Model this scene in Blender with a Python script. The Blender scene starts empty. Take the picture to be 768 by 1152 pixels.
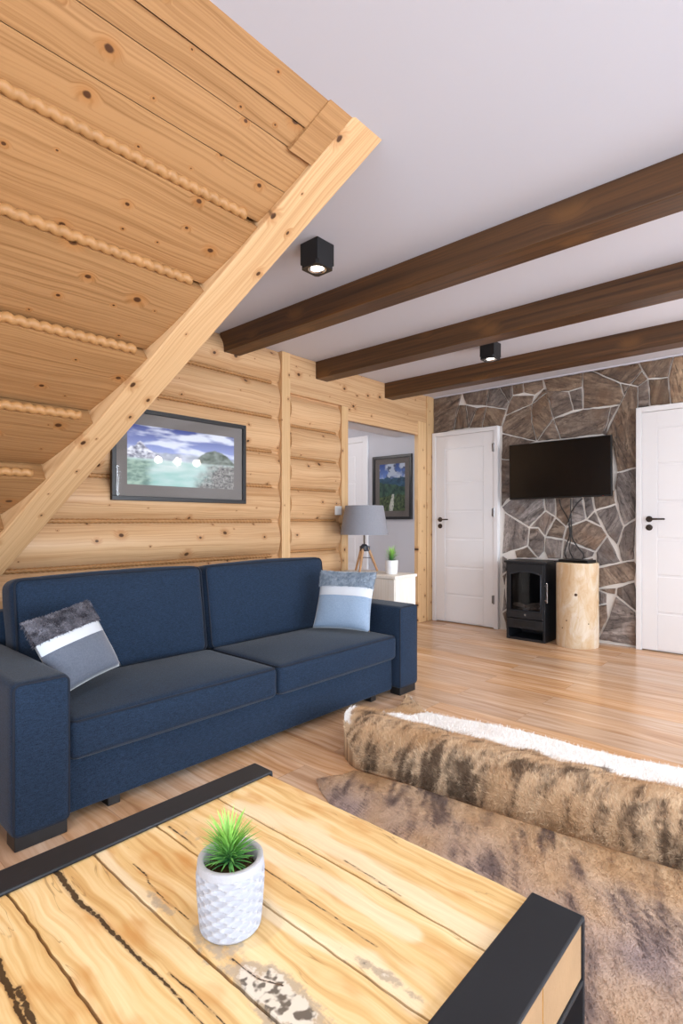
import bpy, bmesh, math, random
from mathutils import Vector, Matrix, noise
import numpy as np
random.seed(7)
R = math.radians
SC = bpy.context.scene
COL = SC.collection
ORG = {}

def lin(h):
    h = h.lstrip('#')
    out = []
    for i in (0, 2, 4):
        v = int(h[i:i+2], 16) / 255
        out.append(v/12.92 if v <= .04045 else ((v+.055)/1.055)**2.4)
    return tuple(out) + (1.0,)

# ------------------------------------------------------------------ objects
def tag(o, label=None, cat=None, group=None, kind=None):
    if label: o['label'] = label
    if cat: o['category'] = cat
    if group: o['group'] = group
    if kind: o['kind'] = kind
    return o

def thing(name, loc, label, cat, group=None):
    o = bpy.data.objects.new(name, None); COL.objects.link(o)
    o.location = loc; o.empty_display_size = .1
    ORG[o.name] = Vector(loc)
    return tag(o, label, cat, group)

class MB:
    """collects shapes (world coordinates) and links them as one mesh object"""
    def __init__(s): s.v = []; s.f = []; s.m = []; s.mi = 0
    def add(s, vs, fs, M=None):
        b = len(s.v)
        s.v += [tuple(M @ Vector(p)) if M else tuple(p) for p in vs]
        s.f += [tuple(i+b for i in f) for f in fs]
        s.m += [s.mi]*len(fs)
        return s
    def box(s, x0, x1, y0, y1, z0, z1, bev=0, seg=2, M=None):
        bm = bmesh.new()
        vs = [bm.verts.new(p) for p in ((x0,y0,z0),(x1,y0,z0),(x1,y1,z0),(x0,y1,z0),(x0,y0,z1),(x1,y0,z1),(x1,y1,z1),(x0,y1,z1))]
        for f in ((3,2,1,0),(4,5,6,7),(0,1,5,4),(1,2,6,5),(2,3,7,6),(3,0,4,7)): bm.faces.new([vs[i] for i in f])
        if bev: bmesh.ops.bevel(bm, geom=bm.edges[:], offset=bev, segments=seg, profile=.5, affect='EDGES')
        bm.verts.index_update()
        s.add([v.co[:] for v in bm.verts], [[v.index for v in f.verts] for f in bm.faces], M)
        bm.free(); return s
    def tube(s, pts, r, n=10, cap=True, M=None):
        pts = [Vector(p) for p in pts]; rs = r if isinstance(r, (list, tuple)) else [r]*len(pts)
        vs = []; fs = []; up = None
        for i, p in enumerate(pts):
            t = (pts[min(i+1, len(pts)-1)] - pts[max(i-1, 0)]).normalized()
            if up is None:
                up = t.orthogonal().normalized()
            up = (up - t*up.dot(t)).normalized(); w = t.cross(up)
            for k in range(n):
                a = 2*math.pi*k/n
                vs.append(p + (up*math.cos(a) + w*math.sin(a))*rs[i])
        for i in range(len(pts)-1):
            for k in range(n):
                a, b = i*n+k, i*n+(k+1) % n
                fs.append((a, b, b+n, a+n))
        if cap:
            fs.append(tuple(range(n-1, -1, -1))); fs.append(tuple(len(vs)-n+k for k in range(n)))
        return s.add(vs, fs, M)
    def lathe(s, c, prof, n=32, M=None, cap=True):
        vs = []; fs = []
        for r, z in prof:
            for k in range(n):
                a = 2*math.pi*k/n
                vs.append((c[0]+r*math.cos(a), c[1]+r*math.sin(a), c[2]+z))
        for i in range(len(prof)-1):
            for k in range(n):
                a, b = i*n+k, i*n+(k+1) % n
                fs.append((a, b, b+n, a+n))
        if cap:
            fs.append(tuple(range(n-1, -1, -1))); fs.append(tuple(len(vs)-n+k for k in range(n)))
        return s.add(vs, fs, M)
    def grid(s, fn, nu, nv, M=None):
        vs = [fn(i/nu, j/nv) for i in range(nu+1) for j in range(nv+1)]
        fs = [(i*(nv+1)+j, (i+1)*(nv+1)+j, (i+1)*(nv+1)+j+1, i*(nv+1)+j+1) for i in range(nu) for j in range(nv)]
        return s.add(vs, fs, M)
    def prism(s, poly, axis, a0, a1, bev=0, M=None):
        """polygon (2d) extruded along an axis"""
        def P(u, v, w): return {'x': (w, u, v), 'y': (u, w, v), 'z': (u, v, w)}[axis]
        n = len(poly)
        vs = [P(u, v, a0) for u, v in poly] + [P(u, v, a1) for u, v in poly]
        fs = [tuple(range(n-1, -1, -1)), tuple(range(n, 2*n))] + [(i, (i+1) % n, (i+1) % n+n, i+n) for i in range(n)]
        bm = bmesh.new()
        bv = [bm.verts.new(p) for p in vs]
        for f in fs: bm.faces.new([bv[i] for i in f])
        bmesh.ops.recalc_face_normals(bm, faces=bm.faces[:])
        if bev: bmesh.ops.bevel(bm, geom=bm.edges[:], offset=bev, segments=2, profile=.5, affect='EDGES')
        bm.verts.index_update()
        s.add([v.co[:] for v in bm.verts], [[v.index for v in f.verts] for f in bm.faces], M)
        bm.free(); return s
    def build(s, name, mat, parent=None, smooth=False, loc=None, recalc=True, angle=None, matrix=None):
        me = bpy.data.meshes.new(name)
        if parent is not None: org = ORG[parent.name]
        elif loc is not None: org = Vector(loc)
        else: org = Vector((0, 0, 0))
        me.from_pydata([tuple(Vector(p)-org) for p in s.v], [], s.f)
        mats = mat if isinstance(mat, (list, tuple)) else [mat]
        for m in mats: me.materials.append(m)
        if len(mats) > 1:
            for p, i in zip(me.polygons, s.m): p.material_index = i
        if recalc:
            bm = bmesh.new(); bm.from_mesh(me); bmesh.ops.recalc_face_normals(bm, faces=bm.faces[:]); bm.to_mesh(me); bm.free()
        if smooth:
            me.polygons.foreach_set('use_smooth', [True]*len(me.polygons))
            if angle: me.set_sharp_from_angle(angle=R(angle))
        o = bpy.data.objects.new(name, me); COL.objects.link(o)
        if parent is not None: o.parent = parent
        else: o.location = org
        ORG[o.name] = org
        if matrix is not None: o.matrix_local = matrix
        return o

def colattr(o, name, cols):
    a = o.data.color_attributes.new(name, 'FLOAT_COLOR', 'POINT')
    a.data.foreach_set('color', [c for q in cols for c in (q if len(q) == 4 else (*q, 1.0))])

# ------------------------------------------------------------------ materials
class NT:
    def __init__(s, name):
        s.mat = bpy.data.materials.new(name); s.mat.use_nodes = True
        s.t = s.mat.node_tree; s.t.nodes.clear()
        s.out = s.t.nodes.new('ShaderNodeOutputMaterial')
    def n(s, typ, ins=None, **props):
        nd = s.t.nodes.new('ShaderNode'+typ)
        for k, v in props.items(): setattr(nd, k, v)
        for k, v in (ins or {}).items(): s.set(nd.inputs[k], v)
        return nd
    def set(s, sock, v):
        if isinstance(v, bpy.types.NodeSocket): s.t.links.new(v, sock)
        elif isinstance(v, bpy.types.Node): s.t.links.new(v.outputs[0], sock)
        else: sock.default_value = v
    def math(s, op, a, b=0.0, c=0.0, clamp=False):
        nd = s.n('Math', {0: a, 1: b, 2: c}, operation=op, use_clamp=clamp); return nd.outputs[0]
    def mix(s, fac, a, b, blend='MIX'):
        nd = s.n('Mix', data_type='RGBA', blend_type=blend)
        s.set(nd.inputs[0], fac); s.set(nd.inputs[6], a); s.set(nd.inputs[7], b)
        return nd.outputs[2]
    def ramp(s, fac, *stops, interp='LINEAR'):
        nd = s.n('ValToRGB', {0: fac}); cr = nd.color_ramp; cr.interpolation = interp
        while len(cr.elements) < len(stops): cr.elements.new(.5)
        for e, (p, c) in zip(cr.elements, stops):
            e.position = p; e.color = c if len(c) == 4 else (*c, 1)
        return nd.outputs[0]
    def smooth(s, v, a, b):
        nd = s.n('MapRange', {0: v, 1: a, 2: b, 3: 0.0, 4: 1.0}, interpolation_type='SMOOTHSTEP'); return nd.outputs[0]
    def noise(s, vec, scale, detail=2, rough=.5, dist=0.0, dim='3D'):
        nd = s.n('TexNoise', {'Scale': scale, 'Detail': detail, 'Roughness': rough, 'Distortion': dist}, noise_dimensions=dim)
        if vec is not None: s.set(nd.inputs['Vector'], vec)
        return nd.outputs[0]
    def comb(s, x, y, z): return s.n('CombineXYZ', {0: x, 1: y, 2: z}).outputs[0]
    def bump(s, h, strength=.3, dist=.01): return s.n('Bump', {'Height': h, 'Strength': strength, 'Distance': dist}).outputs[0]
    def bsdf(s, **ins):
        nd = s.n('BsdfPrincipled')
        for k, v in ins.items(): s.set(nd.inputs[k.replace('_', ' ')], v)
        s.t.links.new(nd.outputs[0], s.out.inputs[0]); return nd

def plain(name, c, rough=.5, metal=0.0, spec=.5, bump=0, bscale=200, coat=0.0, var=0.0):
    t = NT(name); co = t.n('TexCoord').outputs['Object']
    base = lin(c) if isinstance(c, str) else c
    if var:
        base = t.mix(t.noise(co, bscale*.1, 3), tuple(v*(1-var) for v in base[:3])+(1,), tuple(min(1, v*(1+var)) for v in base[:3])+(1,))
    b = t.bsdf(Base_Color=base, Roughness=rough, Metallic=metal, Coat_Weight=coat)
    b.inputs['Specular IOR Level'].default_value = spec
    if bump: t.set(b.inputs['Normal'], t.bump(t.noise(co, bscale, 3), bump, .003))
    return t.mat

def axes(t, g, c):
    sp = t.n('SeparateXYZ', {0: t.n('TexCoord').outputs['Object']})
    third = [a for a in 'XYZ' if a not in (g, c)][0]
    return sp.outputs[g], sp.outputs[c], sp.outputs[third]

def pine(name, g='Y', c='Z', light='dcab6c', dark='bd8444', knots=.6, rough=.42, kscale=1.0, spec=.35):
    t = NT(name); G, C, T = axes(t, g, c)
    oi = t.n('ObjectInfo').outputs['Random']
    off = t.math('MULTIPLY', oi, 7.3)
    G2 = t.math('ADD', G, off)
    wob = t.math('MULTIPLY', t.math('SUBTRACT', t.noise(t.comb(t.math('MULTIPLY', G2, 2.2), t.math('MULTIPLY', C, 6), off), 1, 2), .5), .05)
    C2 = t.math('ADD', C, wob)
    v = t.n('TexVoronoi', {'Vector': t.comb(t.math('MULTIPLY', G2, 4.6*kscale), t.math('MULTIPLY', C, 6.2*kscale), 0.0), 'Scale': 1.0}, voronoi_dimensions='2D')
    rc = t.n('SeparateColor', {0: v.outputs['Color']})
    keep = t.math('GREATER_THAN', rc.outputs[0], 1-knots)
    rad = t.math('MULTIPLY', keep, t.math('MULTIPLY_ADD', t.math('POWER', rc.outputs[1], 2.0), .085, .022))
    dn = t.math('ADD', v.outputs['Distance'], t.math('MULTIPLY', t.math('SUBTRACT', t.noise(t.comb(G2, C, T), 60, 2), .5), .03))
    km = t.math('MULTIPLY', keep, t.smooth(dn, rad, t.math('MULTIPLY', rad, .55)))
    halo = t.math('MULTIPLY', keep, t.smooth(dn, t.math('MULTIPLY', rad, 3.2), t.math('MULTIPLY', rad, .8)))
    gv = t.comb(t.math('MULTIPLY', G2, .9), t.math('MULTIPLY_ADD', halo, 2.6, t.math('MULTIPLY', C2, 120)), t.math('MULTIPLY', T, 60))
    grain = t.noise(gv, 1.0, 3, .55)
    broad = t.noise(t.comb(t.math('MULTIPLY', G2, .7), t.math('MULTIPLY', C2, 7), T), 1.0, 2)
    fac = t.math('ADD', t.math('MULTIPLY', grain, .75), t.math('MULTIPLY', broad, .35))
    base = t.ramp(fac, (.36, lin(dark)), (.62, lin(light)))
    hs = t.n('HueSaturation', {'Hue': .5, 'Saturation': 1.0, 'Value': t.math('MULTIPLY_ADD', oi, .16, .92), 'Color': base}).outputs[0]
    c1 = t.mix(t.math('MULTIPLY', halo, .42), hs, lin('a4672f'))
    c2 = t.mix(t.math('MULTIPLY', km, .92), c1, lin('3f2110'))
    b = t.bsdf(Base_Color=c2, Roughness=rough)
    b.inputs['Specular IOR Level'].default_value = spec
    t.set(b.inputs['Normal'], t.bump(grain, .12, .003))
    return t.mat

def darkbeam(name):
    t = NT(name); G, C, T = axes(t, 'X', 'Z')
    oi = t.math('MULTIPLY', t.n('ObjectInfo').outputs['Random'], 9)
    kn = t.n('TexVoronoi', {'Vector': t.comb(t.math('MULTIPLY', G, 2.6), t.math('MULTIPLY', t.math('ADD', C, T), 5.0), oi), 'Scale': 1.0})
    halo = t.smooth(kn.outputs['Distance'], .3, .05)
    gr = t.noise(t.comb(t.math('ADD', t.math('MULTIPLY', G, 1.0), oi), t.math('MULTIPLY_ADD', halo, 2.0, t.math('MULTIPLY', C, 50)), t.math('MULTIPLY', T, 50)), 1, 3)
    base = t.ramp(gr, (.3, lin('3a2411')), (.7, lin('644120')))
    b = t.bsdf(Base_Color=t.mix(t.math('MULTIPLY', halo, .5), base, lin('7a5228')), Roughness=.45)
    t.set(b.inputs['Normal'], t.bump(gr, .15, .003))
    return t.mat

def fabric(name, c1, c2, scale=900, rough=.9, sheen=.12, bump=.5):
    t = NT(name); co = t.n('TexCoord').outputs['Object']; sp = t.n('SeparateXYZ', {0: co})
    n1 = t.noise(co, scale*.35, 3, .7)
    wx = t.noise(t.comb(t.math('MULTIPLY', sp.outputs[0], scale*.06), t.math('MULTIPLY', sp.outputs[1], scale*.6), t.math('MULTIPLY', sp.outputs[2], scale*.6)), 1, 2)
    wy = t.noise(t.comb(t.math('MULTIPLY', sp.outputs[0], scale*.6), t.math('MULTIPLY', sp.outputs[1], scale*.06), t.math('MULTIPLY', sp.outputs[2], scale*.25)), 1, 2)
    f = t.math('ADD', t.math('MULTIPLY', n1, .5), t.math('MULTIPLY', t.math('ADD', wx, wy), .25))
    base = t.ramp(f, (.36, lin(c1)), (.64, lin(c2)))
    b = t.bsdf(Base_Color=base, Roughness=rough, Sheen_Weight=sheen, Sheen_Roughness=.4)
    b.inputs['Specular IOR Level'].default_value = .2
    t.set(b.inputs['Normal'], t.bump(f, bump, .002))
    return t.mat

def attr_mat(name, attr, rough=.8, spec=.3, bump=0, bscale=300, sheen=0.0, coat=0.0):
    t = NT(name)
    a = t.n('Attribute', attribute_name=attr)
    b = t.bsdf(Base_Color=a.outputs['Color'], Roughness=rough, Sheen_Weight=sheen, Coat_Weight=coat)
    b.inputs['Specular IOR Level'].default_value = spec
    if bump:
        co = t.n('TexCoord').outputs['Object']
        t.set(b.inputs['Normal'], t.bump(t.noise(co, bscale, 3), bump, .004))
    return t.mat

def glass(name, rough=.02, tint=(1, 1, 1, 1), ior=1.3):
    t = NT(name)
    fr = t.n('Fresnel', {'IOR': ior})
    tr = t.n('BsdfTransparent', {0: tint}); gl = t.n('BsdfGlossy', {'Roughness': rough})
    mx = t.n('MixShader', {0: fr.outputs[0], 1: tr.outputs[0], 2: gl.outputs[0]})
    t.t.links.new(mx.outputs[0], t.out.inputs[0]); return t.mat

def emit(name, c, strength):
    t = NT(name); e = t.n('Emission', {0: c, 1: strength}); t.t.links.new(e.outputs[0], t.out.inputs[0]); return t.mat

def floor_mat():
    t = NT('laminate_floor'); sp = t.n('SeparateXYZ', {0: t.n('TexCoord').outputs['Object']})
    X, Y = sp.outputs[0], sp.outputs[1]
    br = t.n('TexBrick', {'Vector': t.comb(X, Y, 0.0), 'Color1': (0, 0, 0, 1), 'Color2': (1, 1, 1, 1), 'Mortar': (.5, .5, .5, 1), 'Scale': 1.0, 'Mortar Size': .0012, 'Mortar Smooth': .1, 'Bias': 0.0, 'Brick Width': 1.29, 'Row Height': .192}, offset=.37)
    row = t.math('FLOOR', t.math('DIVIDE', Y, .192)); rnd = t.n('SeparateColor', {0: br.outputs[0]}).outputs[0]
    seed = t.math('MULTIPLY_ADD', rnd, 13.0, t.math('MULTIPLY', row, 3.7))
    wob = t.math('MULTIPLY', t.math('SUBTRACT', t.noise(t.comb(t.math('MULTIPLY', X, 2.2), t.math('MULTIPLY', Y, 5), seed), 1, 2), .5), .10)
    Y2 = t.math('ADD', Y, wob)
    gr = t.noise(t.comb(t.math('MULTIPLY', X, 1.6), t.math('MULTIPLY', Y2, 42), seed), 1, 4, .6)
    bl = t.noise(t.comb(t.math('MULTIPLY', X, 1.1), t.math('MULTIPLY', Y2, 9), seed), 1, 3)
    streak = t.smooth(t.noise(t.comb(t.math('MULTIPLY', X, 1.8), t.math('MULTIPLY', Y2, 22), t.math('ADD', seed, 40)), 1, 2), .6, .76)
    f = t.math('ADD', t.math('MULTIPLY', gr, .55), t.math('MULTIPLY', bl, .5))
    base = t.ramp(f, (.34, lin('a37b5a')), (.5, lin('c29c7a')), (.68, lin('d8bba2')))
    base = t.mix(t.math('MULTIPLY', streak, .35), base, lin('8a5534'))
    base = t.n('HueSaturation', {'Hue': .5, 'Saturation': t.math('MULTIPLY_ADD', rnd, .25, .88), 'Value': t.math('MULTIPLY_ADD', rnd, .14, .94), 'Color': base}).outputs[0]
    base = t.mix(t.math('MULTIPLY', br.outputs[1], .45), base, lin('6a442a'))
    b = t.bsdf(Base_Color=base, Roughness=t.math('MULTIPLY_ADD', gr, .14, .17))
    b.inputs['Specular IOR Level'].default_value = .5
    t.set(b.inputs['Normal'], t.bump(t.math('SUBTRACT', t.math('MULTIPLY', gr, .15), br.outputs[1]), .12, .002))
    return t.mat

def stone_mat():
    t = NT('flagstone'); co = t.n('TexCoord').outputs['Object']
    a = t.n('Attribute', attribute_name='stone'); sc = t.n('SeparateColor', {0: a.outputs['Color']})
    k = sc.outputs[2]
    ang = t.math('MULTIPLY', k, 6.28)
    sp = t.n('SeparateXYZ', {0: co})
    ca, sa = t.math('COSINE', ang), t.math('SINE', ang)
    u = t.math('ADD', t.math('MULTIPLY', sp.outputs[0], ca), t.math('MULTIPLY', sp.outputs[2], sa))
    w = t.math('SUBTRACT', t.math('MULTIPLY', sp.outputs[2], ca), t.math('MULTIPLY', sp.outputs[0], sa))
    v = t.comb(t.math('MULTIPLY', u, 2.2), t.math('MULTIPLY', w, 9), t.math('MULTIPLY', k, 20))
    n1 = t.noise(v, 1.2, 6, .65, 1.2)
    n2 = t.noise(co, 26, 5, .7)
    n3 = t.noise(co, 5, 2)
    ve = t.math('ABSOLUTE', t.math('SUBTRACT', t.noise(v, .9, 3, .6, 1.5), .5))
    vein = t.smooth(ve, .02, .0)
    f = t.math('ADD', t.math('MULTIPLY', n1, .7), t.math('MULTIPLY', n2, .35))
    grey = t.ramp(f, (.34, lin('3d3638')), (.52, lin('77706e')), (.70, lin('b0a8a6')))
    brown = t.ramp(f, (.34, lin('40312a')), (.52, lin('745d4a')), (.70, lin('a38a70')))
    base = t.mix(sc.outputs[0], grey, brown)
    base = t.mix(t.math('MULTIPLY', t.smooth(n3, .52, .7), .35), base, lin('77563c'))
    base = t.mix(t.math('MULTIPLY', vein, .55), base, lin('2c231f'))
    base = t.n('HueSaturation', {'Hue': .5, 'Saturation': 1.0, 'Value': t.math('MULTIPLY_ADD', sc.outputs[1], .55, .78), 'Color': base}).outputs[0]
    b = t.bsdf(Base_Color=base, Roughness=.62)
    t.set(b.inputs['Normal'], t.bump(t.math('SUBTRACT', f, t.math('MULTIPLY', vein, .3)), .7, .02))
    return t.mat

def table_mat(name):
    t = NT(name); G, C, T = axes(t, 'X', 'Y')
    a = t.n('Attribute', attribute_name='marks'); sc = t.n('SeparateColor', {0: a.outputs['Color']})
    pale, spalt, crack = sc.outputs[0], sc.outputs[1], sc.outputs[2]
    off = t.math('MULTIPLY', t.n('ObjectInfo').outputs['Random'], 11)
    G2 = t.math('ADD', G, off)
    wob = t.math('MULTIPLY', t.math('SUBTRACT', t.noise(t.comb(t.math('MULTIPLY', G2, 4.5), t.math('MULTIPLY', C, 9), off), 1, 2), .5), .055)
    C2 = t.math('ADD', C, wob)
    fine = t.noise(t.comb(t.math('MULTIPLY', G2, 5), t.math('MULTIPLY', C2, 150), t.math('MULTIPLY', T, 120)), 1, 3, .6)
    ring = t.noise(t.comb(t.math('MULTIPLY', G2, 1.6), t.math('MULTIPLY', C2, 62), off), 1, 2)
    blot = t.noise(t.comb(t.math('MULTIPLY', G2, 6), t.math('MULTIPLY', C2, 16), off), 1, 3)
    f = t.math('ADD', t.math('MULTIPLY', fine, .35), t.math('MULTIPLY', ring, .65))
    base = t.ramp(f, (.32, lin('c2965c')), (.48, lin('dab880')), (.66, lin('ead2a4')))
    base = t.mix(t.math('MULTIPLY', t.smooth(blot, .53, .72), .65), base, lin('c08440'))
    base = t.mix(t.math('MULTIPLY', t.smooth(blot, .42, .26), .5), base, lin('e9d3aa'))
    thin = t.math('ABSOLUTE', t.math('SUBTRACT', t.noise(t.comb(t.math('MULTIPLY', G2, 2.4), t.math('MULTIPLY', C2, 30), t.math('ADD', off, 5)), 1, 3), .5))
    gate = t.smooth(t.noise(t.comb(t.math('MULTIPLY', G2, 3), t.math('MULTIPLY', C, 9), t.math('ADD', off, 9)), 1, 1), .52, .62)
    base = t.mix(t.math('MULTIPLY', t.math('MULTIPLY', t.smooth(thin, .007, .001), gate), .5), base, lin('7a5530'))
    pn = t.smooth(t.math('ADD', pale, t.math('MULTIPLY', t.math('SUBTRACT', t.noise(t.comb(t.math('MULTIPLY', G2, 7), t.math('MULTIPLY', C, 40), off), 1, 3), .5), .9)), .3, .75)
    base = t.mix(t.math('MULTIPLY', pn, .85), base, t.mix(fine, lin('dcc49c'), lin('f1e3c6')))
    sn = t.math('ADD', spalt, t.math('MULTIPLY', t.math('SUBTRACT', t.noise(t.comb(G2, C, off), 34, 4, .65), .5), 1.1))
    base = t.mix(t.math('MULTIPLY', t.smooth(sn, .3, .5), .8), base, lin('a99a88'))
    base = t.mix(t.math('MULTIPLY', t.smooth(sn, .55, .7), .9), base, t.mix(t.smooth(t.noise(t.comb(G2, C, off), 50, 2), .48, .58), lin('dcd4c6'), lin('57504a')))
    cn = t.smooth(t.math('ADD', crack, t.math('MULTIPLY', t.math('SUBTRACT', t.noise(t.comb(G2, C, off), 110, 3), .5), 1.3)), .6, .85)
    base = t.mix(t.math('MULTIPLY', t.smooth(crack, .02, .5), .35), base, lin('8a5c30'))
    base = t.mix(t.math('MULTIPLY', cn, .93), base, lin('2e1f13'))
    b = t.bsdf(Base_Color=base, Roughness=t.math('MULTIPLY_ADD', fine, .2, .32))
    b.inputs['Specular IOR Level'].default_value = .4
    t.set(b.inputs['Normal'], t.bump(t.math('SUBTRACT', t.math('MULTIPLY', f, .3), cn), .35, .004))
    return t.mat

M = {}
M['pine_wall'] = pine('pine_wall', 'Y', 'Z', 'd6ae84', 'b8895c', knots=.75, kscale=1.1)
M['pine_post'] = pine('pine_post', 'Z', 'Y', 'd6b184', 'be9364', kscale=1.2)
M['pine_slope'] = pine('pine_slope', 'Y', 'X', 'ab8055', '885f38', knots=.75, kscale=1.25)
M['pine_rafter'] = pine('pine_rafter', 'X', 'Y', 'd2ac80', 'b98c5f', knots=.55, kscale=1.25)
M['rope'] = plain('rope_wood', 'a87a4a', .5, var=.25, bscale=120)
M['beam'] = darkbeam('dark_stained_beam')
M['white_wall'] = plain('white_plaster', 'dfdde0', .85, bump=.05, bscale=90)
M['ceiling'] = plain('ceiling_paint', 'd0d1dc', .8)
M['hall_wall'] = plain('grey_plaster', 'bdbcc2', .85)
M['white_paint'] = plain('white_door_lacquer', 'e4e2e4', .35)
M['floor'] = floor_mat()
M['stone'] = stone_mat()
M['mortar'] = plain('pale_mortar', 'dcd6d0', .9, bump=.6, bscale=60, var=.12)
M['navy'] = fabric('navy_linen', '0c1422', '283b53')
M['navy_dark'] = plain('navy_piping', '0e1828', .85)
M['black_plastic'] = plain('black_plastic', '0c0c0e', .35)
M['black_satin'] = plain('black_satin', '101013', .45, bump=.1, bscale=400)
M['stove_black'] = plain('stove_black', '15171c', .42)
M['steel'] = plain('black_steel', '1c1f25', .5, metal=.0, spec=.35, var=.3, bscale=60, bump=.05)
M['bronze'] = plain('bronze_metal', '4a403a', .35, metal=.9)
M['chrome'] = plain('brushed_chrome', 'c8c8cc', .2, metal=1.0)
M['hinge'] = plain('hinge_metal', '8b8a8c', .35, metal=.9)
M['tv_screen'] = plain('tv_screen', '050506', .22, spec=.5)
M['glass'] = glass('picture_glass', .035)
M['stove_glass'] = glass('stove_glass', .05, (.72, .7, .7, 1))
M['mat_grey'] = plain('grey_mat_board', '77706c', .9)
M['frame_black'] = plain('black_frame', '17171b', .4)
M['shade'] = fabric('grey_shade_linen', '7b7c84', '93949c', 700, .85, .1, .2)
M['leg_wood'] = plain('lamp_leg_wood', 'b98d64', .5, var=.2, bscale=150)
M['satin'] = plain('silver_satin', 'c9ced6', .28, spec=.6)
M['velvet'] = fabric('blue_grey_velvet', '8093ab', '93a6bd', 500, .8, .6, .15)
M['velvet_dark'] = fabric('slate_velvet', '555b69', '666d7b', 500, .8, .6, .15)
M['end_grain'] = plain('end_grain', '9a7a58', .7, var=.2, bscale=120, bump=.2)
M['concrete'] = plain('white_concrete', 'adadb4', .75, bump=.25, bscale=250, var=.06)
M['white_ceramic'] = plain('white_ceramic', 'e8e8ea', .35)
M['soil'] = plain('soil', '4b3d22', .95, bump=1, bscale=180, var=.6)
M['cab_white'] = pine('whitewashed_wood', 'Z', 'X', 'ece8e2', 'e0dad0', knots=.2)
def peeled():
    t = NT('peeled_log'); co = t.n('TexCoord').outputs['Object']; sp = t.n('SeparateXYZ', {0: co})
    v = t.comb(sp.outputs[0], sp.outputs[1], t.math('MULTIPLY', sp.outputs[2], .45))
    a = t.noise(v, 9, 4, .6, 1.4); sw = t.math('ABSOLUTE', t.math('SUBTRACT', t.noise(v, 7, 2, .5, 2.2), .5))
    base = t.ramp(a, (.3, lin('bf9c74')), (.52, lin('cbb598')), (.72, lin('d6cbbd')))
    base = t.mix(t.math('MULTIPLY', t.smooth(sw, .03, .0), .3), base, lin('b98f66'))
    b = t.bsdf(Base_Color=base, Roughness=.6); t.set(b.inputs['Normal'], t.bump(a, .25, .006)); return t.mat
M['log_bark'] = peeled()
M['log_end'] = plain('log_end_grain', 'd9c4a0', .7, var=.15, bscale=90)
M['switch'] = plain('white_switch_plastic', 'e9e9e9', .3)
M['cable'] = plain('black_cable', '121214', .5)
M['led_lamp'] = emit('lamp_led', (1, .93, .84, 1), 9)
M['bulb'] = emit('pendant_bulb', (1, .88, .74, 1), 150)
M['reflector'] = plain('lamp_reflector', 'e6e6e6', .15, metal=1)

# ================================================================== the setting
XL, YB, ZC = -3.32, 5.26, 2.5
XR, YF = 2.9, -2.7
def struct(o): return tag(o, kind='structure')

struct(MB().box(-6.2, XR+.2, YF-.2, YB+.2, -.12, 0).build('floor', M['floor']))
struct(MB().box(XL-.3, XR+.2, YF-.2, YB+.2, ZC, ZC+.12).build('ceiling', M['ceiling']))
# right wall with two windows and front wall with one wide window (behind the camera)
def wall_with_holes(mb, axis, a0, a1, lo, hi, z0, z1, holes):
    """wall slab between a0..a1 thick, running lo..hi; holes = (u0,u1,z0,z1) sorted"""
    def B(u0, u1, w0, w1):
        if axis == 'x': mb.box(a0, a1, u0, u1, w0, w1)
        else: mb.box(u0, u1, a0, a1, w0, w1)
    u = lo
    for (h0, h1, w0, w1) in holes:
        B(u, h0, z0, z1); B(h0, h1, z0, w0); B(h0, h1, w1, z1); u = h1
    B(u, hi, z0, z1)
    return mb
WR = [(-1.9, -.1, .25, 2.2), (.7, 2.5, .25, 2.2), (3.2, 4.7, .25, 2.2)]
struct(wall_with_holes(MB(), 'x', XR, XR+.2, YF-.2, YB+.2, 0, ZC, WR).build('wall_right', M['white_wall']))
WF = [(-2.2, -.2, .25, 2.2), (.3, 2.3, .25, 2.2)]
struct(wall_with_holes(MB(), 'y', YF-.2, YF, XL-.3, XR, 0, ZC, WF).build('wall_front', M['white_wall']))
def window(n, axis, a, u0, u1, z0, z1):
    f = MB()
    def B(p0, p1, q0, q1, d0=-.03, d1=.03):
        if axis == 'x': f.box(a+d0, a+d1, p0, p1, q0, q1, .004)
        else: f.box(p0, p1, a+d0, a+d1, q0, q1, .004)
    B(u0, u0+.07, z0, z1); B(u1-.07, u1, z0, z1); B(u0+.07, u1-.07, z0, z0+.07); B(u0+.07, u1-.07, z1-.07, z1)
    m = (u0+u1)/2; B(m-.05, m+.05, z0+.07, z1-.07)
    w = struct(f.build('window_%d' % n, M['white_paint']))
    g = MB()
    if axis == 'x': g.box(a-.004, a+.004, u0+.07, u1-.07, z0+.07, z1-.07)
    else: g.box(u0+.07, u1-.07, a-.004, a+.004, z0+.07, z1-.07)
    g.build('window_glass', M['glass'], w)
for i, (u0, u1, z0, z1) in enumerate(WR): window(i+1, 'x', XR+.1, u0, u1, z0, z1)
for i, (u0, u1, z0, z1) in enumerate(WF): window(i+4, 'y', YF-.1, u0, u1, z0, z1)

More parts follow.
